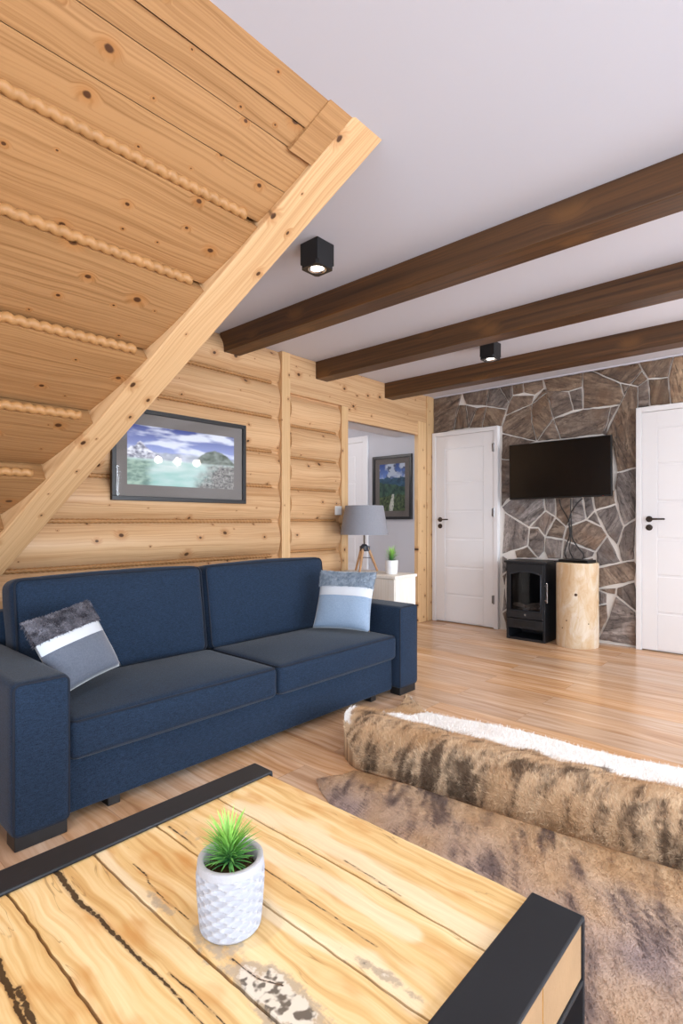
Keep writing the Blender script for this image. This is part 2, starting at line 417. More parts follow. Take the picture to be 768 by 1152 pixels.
# ---- left wall of convex logs
wl = struct(MB().box(XL-.3, XL-.05, YF-.2, 3.72, 0, ZC).box(XL-.3, XL-.04, 4.96, YB, 0, ZC).box(XL-.3, XL-.04, 3.72, 4.96, 2.085, ZC)
            .build('wall_left', M['white_wall']))
def log(y0, y1, z0, z1, bulge=.075, endround=(False, True), base=XL-.045):
    n = 10; ny = 8
    def fn(u, v):
        yy = y0 + (y1-y0)*u
        e = 1.0
        if endround[1]: e = min(1, ((y1-yy)/.05+.12)) if yy > y1-.05 else 1
        e = max(e, .15)
        s = 2*v-1
        return (base + (bulge*(1-abs(s)**2.1))*(e**.5), yy, z0+(z1-z0)*v)
    us = [0, .3, .6]+[1-(.05/(y1-y0))*(1-k/5) for k in range(6)]
    vs = [fn(u, j/n) for u in us for j in range(n+1)]
    fs = [(i*(n+1)+j, (i+1)*(n+1)+j, (i+1)*(n+1)+j+1, i*(n+1)+j+1) for i in range(len(us)-1) for j in range(n)]
    # close the far end and the back
    k = (len(us)-1)*(n+1)
    fs.append(tuple(k+j for j in range(n+1)))
    fs.append(tuple(j for j in range(n, -1, -1)))
    fs.append((0, k, k+n, n))
    return MB().add(vs, fs)
G1 = [.0, .271, .551, .831, 1.11, 1.39, 1.67, 1.951, 2.23, 2.5]
MB().box(XL-.056, XL-.041, YF, 3.715, .002, ZC-.001).build('backing_board', M['pine_wall'], wl)
for a, b in zip(G1[:-1], G1[1:]):
    o = log(YF, 2.975, a+.004, b-.004 if b < 2.5 else b-.001).build('log', M['pine_wall'], wl, smooth=True, angle=50)
G2 = [.0, .33, .595, .854, 1.117, 1.382, 1.645, 1.91, 2.17]
for a, b in zip(G2[:-1], G2[1:]):
    log(3.068, 3.715, a+.003, b-.003, .068).build('log', M['pine_wall'], wl, smooth=True, angle=50)
def rope(y0, y1, x, z, r=.011, pitch=.03):
    n = max(20, int((y1-y0)/pitch*6)); k = 10; vs = []; fs = []
    for i in range(n+1):
        yy = y0+(y1-y0)*i/n
        for q in range(k):
            a = 2*math.pi*q/k
            rr = r*(.70+.50*abs(math.cos(math.pi*yy/pitch + a*.5)))
            vs.append((x+rr*math.cos(a), yy, z+rr*math.sin(a)))
    for i in range(n):
        for q in range(k):
            fs.append((i*k+q, i*k+(q+1) % k, (i+1)*k+(q+1) % k, (i+1)*k+q))
    fs.append(tuple(range(k-1, -1, -1))); fs.append(tuple(n*k+q for q in range(k)))
    return vs, fs
for zz in G1[2:-1]:
    MB().add(*rope(.2, 2.885, XL-.028, zz, .0125)).build('rope_molding', M['rope'], wl, smooth=True)
for zz in G2[2:-1]:
    MB().add(*rope(3.075, 3.66, XL-.030, zz, .010, .025)).build('rope_molding', M['rope'], wl, smooth=True)
MB().box(XL-.06, XL+.006, 2.975, 3.068, 0, ZC, .004).build('post', M['pine_post'], wl)
MB().box(XL-.06, XL+.002, 3.712, 3.80, 0, 2.17, .004).build('post', M['pine_post'], wl)
MB().box(XL-.06, XL+.004, 4.955, 5.115, 0, 2.2, .004).build('post', M['pine_post'], wl)
MB().box(XL-.06, XL+.014, 5.118, YB-.002, 0, ZC, .006).build('post', M['pine_post'], wl)
MB().box(XL-.06, XL-.002, 3.068, 5.118, 2.172, ZC, .004).build('header_board', M['pine_wall'], wl)
MB().box(XL-.06, XL-.001, 3.80, 4.955, 2.05, 2.172, .003).build('header_board', M['pine_wall'], wl)
MB().box(XL-.3, XL-.046, 3.722, 3.797, 0, 2.09).build('jamb_lining', M['white_wall'], wl)
MB().box(XL-.3, XL-.04, 3.795, 4.958, 2.05, 2.09).build('jamb_lining', M['white_wall'], wl)

# ---- hall seen through the opening
YH = 4.957
struct(MB().box(-6.2, XL-.3, YH, YH+.2, 0, 2.5).box(XL-.3, XL-.045, YH-.003, YH+.02, 0, 2.05).build('wall_hall_back', M['hall_wall']))
struct(MB().box(-6.2, -6.0, 1.8, YH, 0, 2.62).build('wall_hall_left', M['hall_wall']))
struct(MB().box(-6.0, XL-.3, 1.6, 1.8, 0, 2.62).build('wall_hall_front', M['hall_wall']))
struct(MB().box(-6.2, XL-.3, 1.6, YH+.2, 2.5, 2.62).build('ceiling_hall', M['ceiling']))

# ---- stone wall
wb = struct(MB().box(XL-.3, -.40, YB, YB+.2, 0, ZC).build('wall_back', M['mortar']))
MB().box(-.40, XR, YB-.012, YB+.2, 0, ZC).build('plaster_panel', M['white_wall'], wb)
STONES = [[(-3.317,2.507),(-2.95,2.494),(-2.991,2.374),(-3.053,2.108),(-3.317,2.081)],
[(-2.95,2.494),(-2.627,2.496),(-2.665,2.309),(-2.922,2.389)],
[(-2.979,2.383),(-2.89,2.348),(-2.87,2.088),(-3.053,2.101)],
[(-2.89,2.359),(-2.772,2.317),(-2.87,2.142)],
[(-2.772,2.317),(-2.676,2.294),(-2.714,2.095),(-2.866,2.095)],
[(-2.627,2.496),(-2.516,2.488),(-2.418,2.326),(-2.443,2.261),(-2.646,2.342)],
[(-2.672,2.311),(-2.443,2.244),(-2.49,2.086),(-2.714,2.095)],
[(-2.516,2.488),(-2.383,2.5),(-2.383,2.388),(-2.408,2.324)],
[(-2.383,2.506),(-2.268,2.504),(-2.261,2.392),(-2.372,2.386)],
[(-2.268,2.504),(-2.069,2.496),(-2.076,2.415),(-2.142,2.351),(-2.261,2.392)],
[(-2.372,2.376),(-2.159,2.353),(-2.166,2.289),(-2.192,2.26),(-2.451,2.194),(-2.418,2.292)],
[(-2.076,2.415),(-2.037,2.351),(-2.166,2.289)],
[(-2.451,2.184),(-2.192,2.25),(-2.186,2.094),(-2.142,1.908),(-2.479,2.017),(-2.501,2.081)],
[(-2.037,2.334),(-1.995,2.199),(-1.979,2.1),(-2.132,1.9),(-2.176,2.092),(-2.186,2.249)],
[(-2.069,2.496),(-1.701,2.49),(-1.701,2.36),(-1.822,2.342),(-2.011,2.395)],
[(-2.021,2.387),(-1.831,2.334),(-1.782,2.154),(-1.979,2.133),(-2.001,2.264)],
[(-1.816,2.332),(-1.701,2.354),(-1.698,2.149),(-1.776,2.147)],
[(-1.686,2.497),(-1.612,2.492),(-1.373,2.335),(-1.346,2.213),(-1.387,2.159),(-1.686,2.156)],
[(-1.604,2.491),(-1.234,2.495),(-1.2,2.422),(-1.292,2.322),(-1.387,2.353)],
[(-1.367,2.334),(-1.305,2.309),(-1.34,2.218)],
[(-1.2,2.416),(-1.161,2.343),(-1.226,2.287),(-1.287,2.315)],
[(-1.223,2.499),(-0.961,2.503),(-1.005,2.335),(-1.148,2.34),(-1.192,2.42)],
[(-0.957,2.502),(-0.842,2.498),(-0.842,2.081),(-0.981,2.087),(-0.998,2.314)],
[(-1.234,2.283),(-1.156,2.327),(-1.141,2.095),(-1.229,2.093)],
[(-1.148,2.332),(-1.005,2.324),(-0.986,2.096),(-1.136,2.1)],
[(-1.979,2.091),(-1.692,2.142),(-1.456,2.139),(-1.535,1.902),(-1.893,1.889),(-1.925,2.071)],
[(-1.931,2.063),(-1.899,1.89),(-2.119,1.886)],
[(-1.45,2.139),(-1.378,2.143),(-1.484,1.896),(-1.529,1.901)],
[(-1.292,2.298),(-1.239,2.284),(-1.239,1.585),(-1.4,1.551),(-1.439,1.778),(-1.47,1.886),(-1.373,2.134)],
[(-2.501,2.005),(-2.125,1.873),(-2.4,1.866),(-2.4,1.747),(-2.501,1.755)],
[(-2.501,1.738),(-2.226,1.701),(-2.226,1.386),(-2.436,1.325),(-2.501,1.275)],
[(-1.428,1.538),(-1.378,1.571),(-1.387,1.476),(-1.42,1.388)],
[(-2.22,1.849),(-1.837,1.862),(-1.837,1.325),(-2.22,1.369)],
[(-1.822,1.86),(-1.484,1.872),(-1.442,1.329),(-1.822,1.325)],
[(-1.375,1.545),(-1.24,1.575),(-1.24,1.142),(-1.343,1.073),(-1.367,1.213),(-1.407,1.372)],
[(-2.494,1.229),(-2.374,1.337),(-2.101,1.329),(-2.047,1.222),(-2.19,1.059),(-2.437,1.208)],
[(-2.494,1.198),(-2.437,1.204),(-2.23,1.039),(-2.24,0.862),(-2.494,0.774)],
[(-2.047,1.203),(-1.958,1.145),(-2.053,0.973),(-2.111,1.05),(-2.18,1.059)],
[(-2.22,1.029),(-2.121,1.04),(-2.063,0.954),(-2.066,0.791),(-2.111,0.741),(-2.22,0.873)],
[(-2.043,1.261),(-1.958,1.316),(-1.939,1.155),(-2.034,1.213)],
[(-1.948,1.136),(-1.865,1.052),(-1.892,0.939),(-2.034,0.955)],
[(-1.948,1.315),(-1.801,1.274),(-1.792,1.145),(-1.847,1.061),(-1.93,1.155),(-1.939,1.24)],
[(-2.034,0.945),(-1.902,0.929),(-1.874,0.752),(-2.024,0.745),(-2.043,0.84)],
[(-1.79,1.284),(-1.703,1.254),(-1.668,1.117),(-1.834,1.052),(-1.792,1.145)],
[(-1.721,1.254),(-1.625,1.298),(-1.59,1.207),(-1.659,1.144)],
[(-1.625,1.298),(-1.44,1.32),(-1.41,1.266),(-1.582,1.219)],
[(-1.656,1.126),(-1.594,1.189),(-1.531,1.063)],
[(-1.837,1.042),(-1.668,1.104),(-1.523,1.054),(-1.484,0.974),(-1.59,0.837),(-1.837,0.94)],
[(-1.856,0.93),(-1.59,0.819),(-1.608,0.782),(-1.712,0.75),(-1.865,0.752)],
[(-1.582,1.207),(-1.407,1.263),(-1.351,1.055),(-1.399,0.897),(-1.473,1.001)],
[(-1.573,0.82),(-1.481,0.966),(-1.367,0.749),(-1.556,0.668)],
[(-1.343,1.055),(-1.248,1.125),(-1.24,0.764),(-1.287,0.779),(-1.359,0.75),(-1.394,0.88)],
[(-1.565,0.658),(-1.367,0.732),(-1.279,0.771),(-1.24,0.73),(-1.24,0.601),(-1.565,0.497)],
[(-1.573,0.487),(-1.407,0.519),(-1.407,0.457),(-1.481,0.459)],
[(-1.399,0.519),(-1.272,0.564),(-1.24,0.506),(-1.24,0.317),(-1.375,0.425)],
[(-1.573,0.478),(-1.481,0.45),(-1.489,0.37),(-1.573,0.343)],
[(-1.573,0.334),(-1.473,0.362),(-1.489,0.236),(-1.573,0.046)],
[(-1.456,0.453),(-1.391,0.441),(-1.248,0.308),(-1.24,0.008),(-1.565,0.003),(-1.456,0.24)],
[(-2.353,0.789),(-2.2,0.854),(-2.111,0.741),(-2.342,0.72)],
[(-2.494,0.754),(-2.437,0.756),(-2.437,0.605),(-2.494,0.562)],
[(-2.494,0.541),(-2.437,0.585),(-2.437,0.445),(-2.49,0.441)],
[(-2.494,0.43),(-2.437,0.435),(-2.437,0.194),(-2.494,0.177)],
[(-2.494,0.167),(-2.437,0.174),(-2.437,-0.017),(-2.494,-0.015)],
[(-1.703,0.742),(-1.599,0.774),(-1.59,0.711),(-1.694,0.715)],
[(-2.426,0.706),(-1.93,0.731),(-1.948,0.333),(-2.426,0.245)],
[(-2.426,0.235),(-1.948,0.323),(-1.948,-0.064),(-2.426,-0.076)],
[(-1.93,0.693),(-1.582,0.693),(-1.582,0.333),(-1.93,0.316)],
[(-1.93,0.306),(-1.582,0.324),(-1.582,-0.045),(-1.93,-0.08)],
[(-1.407,1.486),(-1.378,1.476),(-1.404,1.389),(-1.423,1.443)]]

def clip(poly, ax, lim, keep_less):
    out = []
    for i in range(len(poly)):
        p, q = poly[i], poly[(i+1) % len(poly)]
        ip = (p[ax] <= lim) == keep_less; iq = (q[ax] <= lim) == keep_less
        if ip: out.append(p)
        if ip != iq:
            t = (lim-p[ax])/(q[ax]-p[ax]); out.append((p[0]+t*(q[0]-p[0]), p[1]+t*(q[1]-p[1])))
    return out
EXTRA = [[(-.835, 2.49), (-.62, 2.5), (-.66, 2.1), (-.835, 2.1)], [(-.61, 2.5), (-.405, 2.5), (-.405, 2.28), (-.64, 2.3)], [(-.645, 2.29), (-.405, 2.27), (-.405, 2.1), (-.655, 2.1)]]
sm = MB(); scol = []
rs = random.Random(3)
YEL = 22
ALL = [[list(p) for p in P] for P in STONES+EXTRA]
for i_, P in enumerate(ALL):
    if 33 < i_ < len(STONES):
        for p in P:
            if p[1] > 1.24 and -2.38 < p[0] < -1.43: p[1] = 1.42 if p[1] > 1.25 else p[1]
ALL[32] = ALL[33] = []
# let neighbouring stones share their corners, then meet at even mortar joints
pts = [(i, j) for i, P in enumerate(ALL) for j in range(len(P))]
done = set()
for a_ in pts:
    if a_ in done: continue
    p = ALL[a_[0]][a_[1]]
    cl = [b_ for b_ in pts if b_ not in done and math.hypot(ALL[b_[0]][b_[1]][0]-p[0], ALL[b_[0]][b_[1]][1]-p[1]) < .062]
    seen = {}; 
    for b_ in cl: seen.setdefault(b_[0], b_)
    cl = list(seen.values())
    mx = sum(ALL[i][j][0] for i, j in cl)/len(cl); mz = sum(ALL[i][j][1] for i, j in cl)/len(cl)
    for i, j in cl: ALL[i][j] = [mx, mz]; done.add((i, j))
for i, P in enumerate(ALL):
    for j in range(len(P)):
        p = Vector(P[j]); best = None
        for k, Q in enumerate(ALL):
            if k == i: continue
            for l in range(len(Q)):
                u, v = Vector(Q[l]), Vector(Q[(l+1) % len(Q)])
                if (v-u).length < 1e-6: continue
                t = (p-u).dot(v-u)/(v-u).length_squared
                if 0.02 < t < .98:
                    q = u+(v-u)*t; dd_ = (q-p).length
                    if 1e-4 < dd_ < .07 and (best is None or dd_ < best[0]): best = (dd_, q)
        if best and not any(math.hypot(ALL[k][l][0]-p.x, ALL[k][l][1]-p.y) < 1e-6 for k in range(len(ALL)) if k != i for l in range(len(ALL[k]))):
            P[j] = [best[1].x, best[1].y]
for idx, P in enumerate(ALL):
    P = [tuple(p) for p in P]
    if not P: continue
    cen = sum(p[0] for p in P)/len(P)
    P = clip(clip(P, 1, 2.492, True), 1, .004, False)
    P = clip(P, 0, -3.312, False)
    if 33 < idx < len(STONES) and cen < -1.24: P = clip(P, 0, -1.236, True)
    Q = []
    for p in P:
        if not Q or math.hypot(p[0]-Q[-1][0], p[1]-Q[-1][1]) > .004: Q.append(p)
    if len(Q) > 1 and math.hypot(Q[0][0]-Q[-1][0], Q[0][1]-Q[-1][1]) < .004: Q.pop()
    P = Q
    if len(P) < 3: continue
    ar = .5*sum(P[i][0]*P[(i+1) % len(P)][1]-P[(i+1) % len(P)][0]*P[i][1] for i in range(len(P)))
    if ar < 0: P = P[::-1]; ar = -ar
    if ar < .0008: continue
    cx = sum(p[0] for p in P)/len(P); cz = sum(p[1] for p in P)/len(P)
    hi = cz > 1.45
    def ins(Q, d):
        out = []; n = len(Q)
        for i in range(n):
            a, b, c = Vector(Q[i-1]), Vector(Q[i]), Vector(Q[(i+1) % n])
            e1, e2 = (b-a).normalized(), (c-b).normalized()
            n1, n2 = Vector((-e1.y, e1.x)), Vector((-e2.y, e2.x))
            m_ = n1+n2
            if m_.length < .2: m_ = n1.copy()
            m_.normalize(); k = d/max(.45, m_.dot(n1))
            r = b+m_*k; out.append((r.x, r.y))
        return out
    P = ins(P, .0055 if hi else .0085)
    n = len(P); Q = []
    for i in range(n):
        p, q = P[i], P[(i+1) % n]
        L = math.hypot(q[0]-p[0], q[1]-p[1]); m_ = max(1, int(L/.04))
        for k in range(m_):
            t = k/m_; j = .0015 if k == 0 else .0035
            Q.append((p[0]+(q[0]-p[0])*t+rs.uniform(-j, j), p[1]+(q[1]-p[1])*t+rs.uniform(-j, j)))
    def rad(Q, d):
        out = []
        for x, z in Q:
            r = math.hypot(x-cx, z-cz) or 1
            out.append((x-(x-cx)/r*min(d, r*.5), z-(z-cz)/r*min(d, r*.5)))
        return out
    dep = rs.uniform(.010, .018)
    r0, r1, r2 = Q, rad(Q, .002), rad(Q, .008)
    n = len(Q)
    vs = [(x, YB+.002, z) for x, z in r0]+[(x, YB-dep*.7, z) for x, z in r1]+[(x, YB-dep, z) for x, z in r2]+[(cx, YB-dep-.003, cz)]
    fs = []
    for a in (0, n):
        fs += [(a+i, a+(i+1) % n, a+n+(i+1) % n, a+n+i) for i in range(n)]
    fs += [(2*n+i, 2*n+(i+1) % n, 3*n) for i in range(n)]
    sm.add(vs, fs)
    if idx == YEL: c = (1, 1, rs.random())
    else: c = (rs.uniform(.35, .95) if hi else rs.choice([rs.uniform(0, .35), rs.uniform(0, .35), .7]), rs.uniform(0, .55) if hi else rs.uniform(.1, .8), rs.random())
    scol += [c]*len(vs)
st = sm.build('flagstone_cladding', M['stone'], wb)
colattr(st, 'stone', scol)
# cove trim above the stones
struct(MB().box(XL+.02, -.40, YB-.022, YB, ZC-.012, ZC-.0005).build('trim_1', M['ceiling']))

# ---- white doors
def door(n, x0, x1, hand, pushes):
    fr = MB().box(x0, x0+.045, YB-.055, YB, 0, 2.09, .004).box(x1-.045, x1, YB-.055, YB, 0, 2.09, .004).box(x0+.045, x1-.045, YB-.055, YB, 2.045, 2.09, .004)
    d = struct(fr.build('door_%d' % n, M['white_paint']))
    a, b = x0+.048, x1-.048
    yf = YB-.048
    lf = MB().box(a, b, yf+.008, YB-.006, .012, 2.042)
    sw = .115
    lf.box(a, a+sw, yf, yf+.012, .012, 2.042, .002).box(b-sw, b, yf, yf+.012, .012, 2.042, .002)
    lf.box(a+sw, b-sw, yf, yf+.012, 1.90, 2.042, .002)
    zs = [.012]+pushes+[1.90]
    for p, q in zip(zs[:-1], zs[1:]):
        lf.box(a+sw+.002, b-sw-.002, yf+.003, yf+.014, p+.008, q-.008, .005)
    leaf = lf.build('door_leaf', M['white_paint'], d)
    hx = a+.055 if hand == 'L' else b-.055
    h = MB().lathe((0, 0, 0), [(.001, 0), (.026, 0), (.026, .006), (.022, .009), (.001, .009)], 24, Matrix.Translation((hx, yf, 1.127)) @ Matrix.Rotation(R(90), 4, 'X'))
    h.tube([(hx, yf-.005, 1.127), (hx, yf-.04, 1.127), (hx+.012, yf-.05, 1.127), (hx+.06, yf-.052, 1.127), (hx+.125, yf-.05, 1.127)], [.009, .009, .0095, .008, .007], 12)
    h.build('door_handle', M['bronze'], d, smooth=True, angle=40)
    k = MB().lathe((0, 0, 0), [(.001, 0), (.026, 0), (.026, .006), (.022, .008), (.012, .008), (.010, .003), (.001, .003)], 24, Matrix.Translation((hx, yf, 1.055)) @ Matrix.Rotation(R(90), 4, 'X'))
    k.build('keyhole_plate', M['bronze'], d, smooth=True, angle=40)
    if hand == 'L' and n == 1:
        for z in (1.87, 1.20, .30):
            MB().tube([(b+.004, yf-.006, z-.045), (b+.004, yf-.006, z+.045)], .009, 10).box(b-.02, b+.004, yf-.003, yf+.004, z-.04, z+.04, .001).build('hinge', M['hinge'], d, smooth=True, angle=40)
door(1, -3.30, -2.515, 'L', [.31, .61, .92, 1.22, 1.53])
door(2, -1.238, -.40, 'L', [.331, .646, .961, 1.277, 1.595])
# hall door
def hall_door():
    YB = YH; x0, x1 = -4.90, -4.010
    d = struct(MB().box(x0, x0+.07, YB-.03, YB, 0, 2.11, .004).box(x1-.07, x1, YB-.03, YB, 0, 2.11, .004).box(x0+.07, x1-.07, YB-.03, YB, 2.04, 2.11, .004).build('door_3', M['white_paint']))
    l = MB().box(x0+.072, x1-.072, YB-.022, YB-.002, .01, 2.038)
    for p in (.3, .62, .94, 1.26, 1.58): l.box(x0+.19, x1-.19, YB-.026, YB-.020, p+.01, p+.30, .004)
    l.build('door_leaf', M['white_paint'], d)
hall_door()

# ---- sloping log ceiling on the left, ending in a diagonal rafter
TH = R(40.5)
TOP = Vector((-1.21, 1.576, ZC))
sdir = Vector((-math.cos(TH), 0, -math.sin(TH)))     # down the slope
ydir = Vector((0, 1, 0))
ndir = Vector((math.sin(TH), 0, -math.cos(TH)))      # into the room
ST = Matrix((( *sdir, 0), (*ydir, 0), (*ndir, 0), (0, 0, 0, 1))).transposed()
ST.translation = Vector((TOP.x, 0, TOP.z))
def endy(s): return 1.576 - .2567*s
SM = 2.74
ws = struct(MB().add([(0, YF, -.14), (SM, YF, -.14), (SM, endy(SM)-.1, -.14), (0, endy(0)-.1, -.14), (0, YF, -.2), (SM, YF, -.2), (SM, endy(SM)-.1, -.2), (0, endy(0)-.1, -.2)],
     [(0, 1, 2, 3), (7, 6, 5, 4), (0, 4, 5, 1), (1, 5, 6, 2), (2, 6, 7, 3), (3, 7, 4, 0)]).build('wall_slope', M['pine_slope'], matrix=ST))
ORG[ws.name] = Vector((0, 0, 0))
def slope_plank(s0, s1, n0, n1, bow=.012, gap=.0):
    k = 8; vs = []; fs = []
    for yy in (0, 1):
        for j in range(k+1):
            s = s0+(s1-s0)*j/k
            y_ = YF if yy == 0 else endy(s)-.14
            v = j/k
            vs.append((s, y_, n0+(n1-n0)*v+bow*(1-(2*v-1)**2)))
        for s in (s1, s0): vs.append((s, YF if yy == 0 else endy(s)-.14, -.139))
    m = k+3
    for j in range(m): fs.append((j, (j+1) % m, m+(j+1) % m, m+j))
    fs.append(tuple(range(m-1, -1, -1))); fs.append(tuple(range(m, 2*m)))
    return MB().add(vs, fs)
SB = [.468, .772, 1.124, 1.50, 1.86, 2.21, 2.56]
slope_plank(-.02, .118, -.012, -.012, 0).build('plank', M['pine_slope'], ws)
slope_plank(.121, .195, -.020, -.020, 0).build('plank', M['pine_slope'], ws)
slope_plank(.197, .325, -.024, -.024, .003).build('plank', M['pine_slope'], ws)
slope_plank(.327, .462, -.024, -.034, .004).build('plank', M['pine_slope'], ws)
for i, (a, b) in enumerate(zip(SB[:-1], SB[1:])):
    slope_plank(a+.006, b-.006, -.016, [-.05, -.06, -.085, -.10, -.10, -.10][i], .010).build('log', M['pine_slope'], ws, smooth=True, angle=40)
for i, s in enumerate(SB):
    y1 = endy(s)-.215
    n = int((y1+1.2)/.04*7)
    vs, fs = rope(-1.2, y1, 0, 0, .0185, .040)
    vs = [(s-.008+x, y, -.036+z) for x, y, z in vs]
    MB().add(vs, fs).build('rope_molding', M['rope'], ws, smooth=True)
eb = MB(); e0, e1 = -.03, .20
eb.add([(s, endy(s)-.150-k, n_) for n_ in (-.03, -.006) for s, k in ((e0, .115), (e1, .115), (e1, 0), (e0, 0))], [(0, 1, 2, 3), (7, 6, 5, 4), (0, 4, 5, 1), (1, 5, 6, 2), (2, 6, 7, 3), (3, 7, 4, 0)])
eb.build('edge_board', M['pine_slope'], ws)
# the rafter: its own local frame, x along its length
r0 = Vector((TOP.x, endy(0), TOP.z)) ; d = (sdir - .2567*ydir).normalized()
side = (ydir - d*ydir.dot(d)).normalized()            # in the slope, away from the planks
nn = d.cross(side).normalized()
if nn.dot(ndir) < 0: nn = -nn
RM = Matrix(((*d, 0), (*side, 0), (*nn, 0), (0, 0, 0, 1))).transposed(); RM.translation = r0
Lr = 2.85
# rafter mesh is placed in the slope's frame through its matrix
MB().box(-.12, Lr, -.152, 0, -.16, 0, .006).build('rafter', M['pine_rafter'], ws, matrix=ST.inverted() @ RM)
# cheek closing the roof void above the rafter (vertical triangle)
b0, b1 = r0-side*.10-nn*.08, r0+d*Lr-side*.10-nn*.08
hn = Vector((b1.y-b0.y, -(b1.x-b0.x), 0)).normalized()*.04
vs = []
for o_ in (Vector((0, 0, 0)), hn):
    vs += [b0+o_, b1+o_, Vector((b1.x, b1.y, ZC-.002))+o_, Vector((b0.x, b0.y, ZC-.002))+o_]
struct(MB().add(vs, [(0, 1, 2, 3), (7, 6, 5, 4), (0, 4, 5, 1), (1, 5, 6, 2), (2, 6, 7, 3), (3, 7, 4, 0)]).build('wall_cheek', M['pine_wall']))

# ---- ceiling beams and lamps
for (y0, lab) in ((2.384, 'dark brown ceiling beam just behind the lamp beside the rafter, frontmost of three'),
                  (3.375, 'dark brown wooden ceiling beam in the middle of the three under the white ceiling'),
                  (4.362, 'dark brown wooden ceiling beam closest to the stone wall')):
    tag(MB().box(XL-.02, XR, y0, y0+.147, 2.35, ZC+.001, .006).build('ceiling_beam', M['beam'], loc=(-.2, y0+.07, 2.35)), lab, 'beam', 'dark ceiling beams')
LAMPS = [(-1.91, 1.95, 'small black cube ceiling lamp beside the pine rafter, in front of the nearest beam'),
         (-1.965, 3.94, 'small black cube ceiling lamp between the middle and the farthest beam')]
for lx, ly, lab in LAMPS:
    L = thing('ceiling_lamp', (lx, ly, ZC), lab, 'lamp', 'black cube ceiling lamps')
    h = .06; z0, z1 = ZC-.128, ZC
    hb = MB().box(lx-h, lx+h, ly-h, ly+h, z0+.02, z1-.0005, .002)
    n = 28
    # bottom plate with round hole
    ring = [(lx+.047*math.cos(2*math.pi*k/n), ly+.047*math.sin(2*math.pi*k/n)) for k in range(n)]
    sq = []
    for k in range(n):
        c, s_ = math.cos(2*math.pi*k/n), math.sin(2*math.pi*k/n); m_ = max(abs(c), abs(s_)); sq.append((lx+h*c/m_, ly+h*s_/m_))
    vs = [(x, y, z0) for x, y in ring]+[(x, y, z0) for x, y in sq]+[(x, y, z0+.022) for x, y in sq]+[(x, y, z0+.022) for x, y in ring]
    fs = []
    for k in range(n):
        q = (k+1) % n
        fs += [(k, q, n+q, n+k), (n+k, n+q, 2*n+q, 2*n+k), (k, 3*n+k, 3*n+q, q)]
    hb.add(vs, fs)
    hb.build('lamp_housing', M['black_satin'], L)
    MB().lathe((lx, ly, z0), [(.0465, .001), (.042, .001), (.030, .013), (.0465, .019)], 28, cap=False).build('reflector_ring', M['reflector'], L, smooth=True)
    MB().lathe((lx, ly, z0+.010), [(.001, .004), (.031, .004), (.031, .006), (.001, .006)], 24).build('led_disc', M['led_lamp'], L)

# ================================================================== sofa
def puff_data(c, a, r, crown=(0, 0, 0), N=22, nz=.0025, nsc=7, Mx=None):
    key = {}; vs = []; fs = []
    ts = [math.sin(math.pi/2*(-1+2*i/N)) for i in range(N+1)]
    def vid(p):
        k = tuple(round(x, 6) for x in p)
        if k not in key:
            q = Vector([p[i]*a[i] for i in range(3)])
            inn = Vector([max(-(a[i]-r), min(a[i]-r, q[i])) for i in range(3)])
            dv = q-inn
            if dv.length > 1e-9: q = inn+dv.normalized()*r
            for i in range(3):
                j, l = (i+1) % 3, (i+2) % 3
                w = (1-p[j]**2)*(1-p[l]**2)
                q[i] += crown[i]*p[i]*w*(1 if abs(p[i]) > .999 else abs(p[i]))
            n_ = noise.noise(Vector(c)+q*nsc)
            q += q.normalized()*n_*nz
            q = Vector(c)+(Mx @ q if Mx else q)
            key[k] = len(vs); vs.append(q)
        return key[k]
    for ax in range(3):
        for sg in (-1, 1):
            for i in range(N):
                for j in range(N):
                    f = []
                    for (u, v) in ((i, j), (i+1, j), (i+1, j+1), (i, j+1)):
                        p = [0, 0, 0]; p[ax] = sg; p[(ax+1) % 3] = ts[u]; p[(ax+2) % 3] = ts[v]
                        f.append(vid(p))
                    fs.append(tuple(f))
    return vs, fs
def piping(c, a, r, ax, sg, rad=.0045, Mx=None):
    j, l = (ax+1) % 3, (ax+2) % 3
    k = .29*r; pts = []
    A, B = a[j]-k, a[l]-k; rc = max(r*1.0, .012)
    for (sx, sy, a0) in ((1, 1, 0), (-1, 1, 90), (-1, -1, 180), (1, -1, 270)):
        for t in range(6):
            an = R(a0+90*t/5)
            u = sx*(A-rc)+rc*math.cos(an); v = sy*(B-rc)+rc*math.sin(an)
            q = [0, 0, 0]; q[ax] = sg*(a[ax]-k); q[j] = u; q[l] = v
            q = Vector(q); pts.append(Vector(c)+(Mx @ q if Mx else q))
    pts.append(pts[0])
    return pts
SF = thing('sofa', (-2.49, 1.805, 0), 'long navy blue linen sofa with two seat cushions standing along the log wall', 'sofa')
def arm(y0, y1):
    c = (-2.492, (y0+y1)/2, .305); a = (.482, (y1-y0)/2, .26)
    o = MB().add(*puff_data(c, a, .022, (.004, .004, .004), 20, .0015, 5)).build('armrest', M['navy'], SF, smooth=True)
    MB().tube(piping(c, a, .02, 0, 1, .004), .004, 8, False).build('piping', M['navy_dark'], o, smooth=True)
arm(.612, .800); arm(2.802, 2.998)
MB().add(*puff_data((-2.50, 1.80, .137), (.43, .999, .103), .012, (.003, 0, 0), 20, .001)).build('base', M['navy'], SF, smooth=True)
MB().add(*puff_data((-2.915, 1.80, .38), (.055, .999, .31), .03, (0, 0, 0), 16, .001)).build('back_frame', M['navy'], SF, smooth=True)
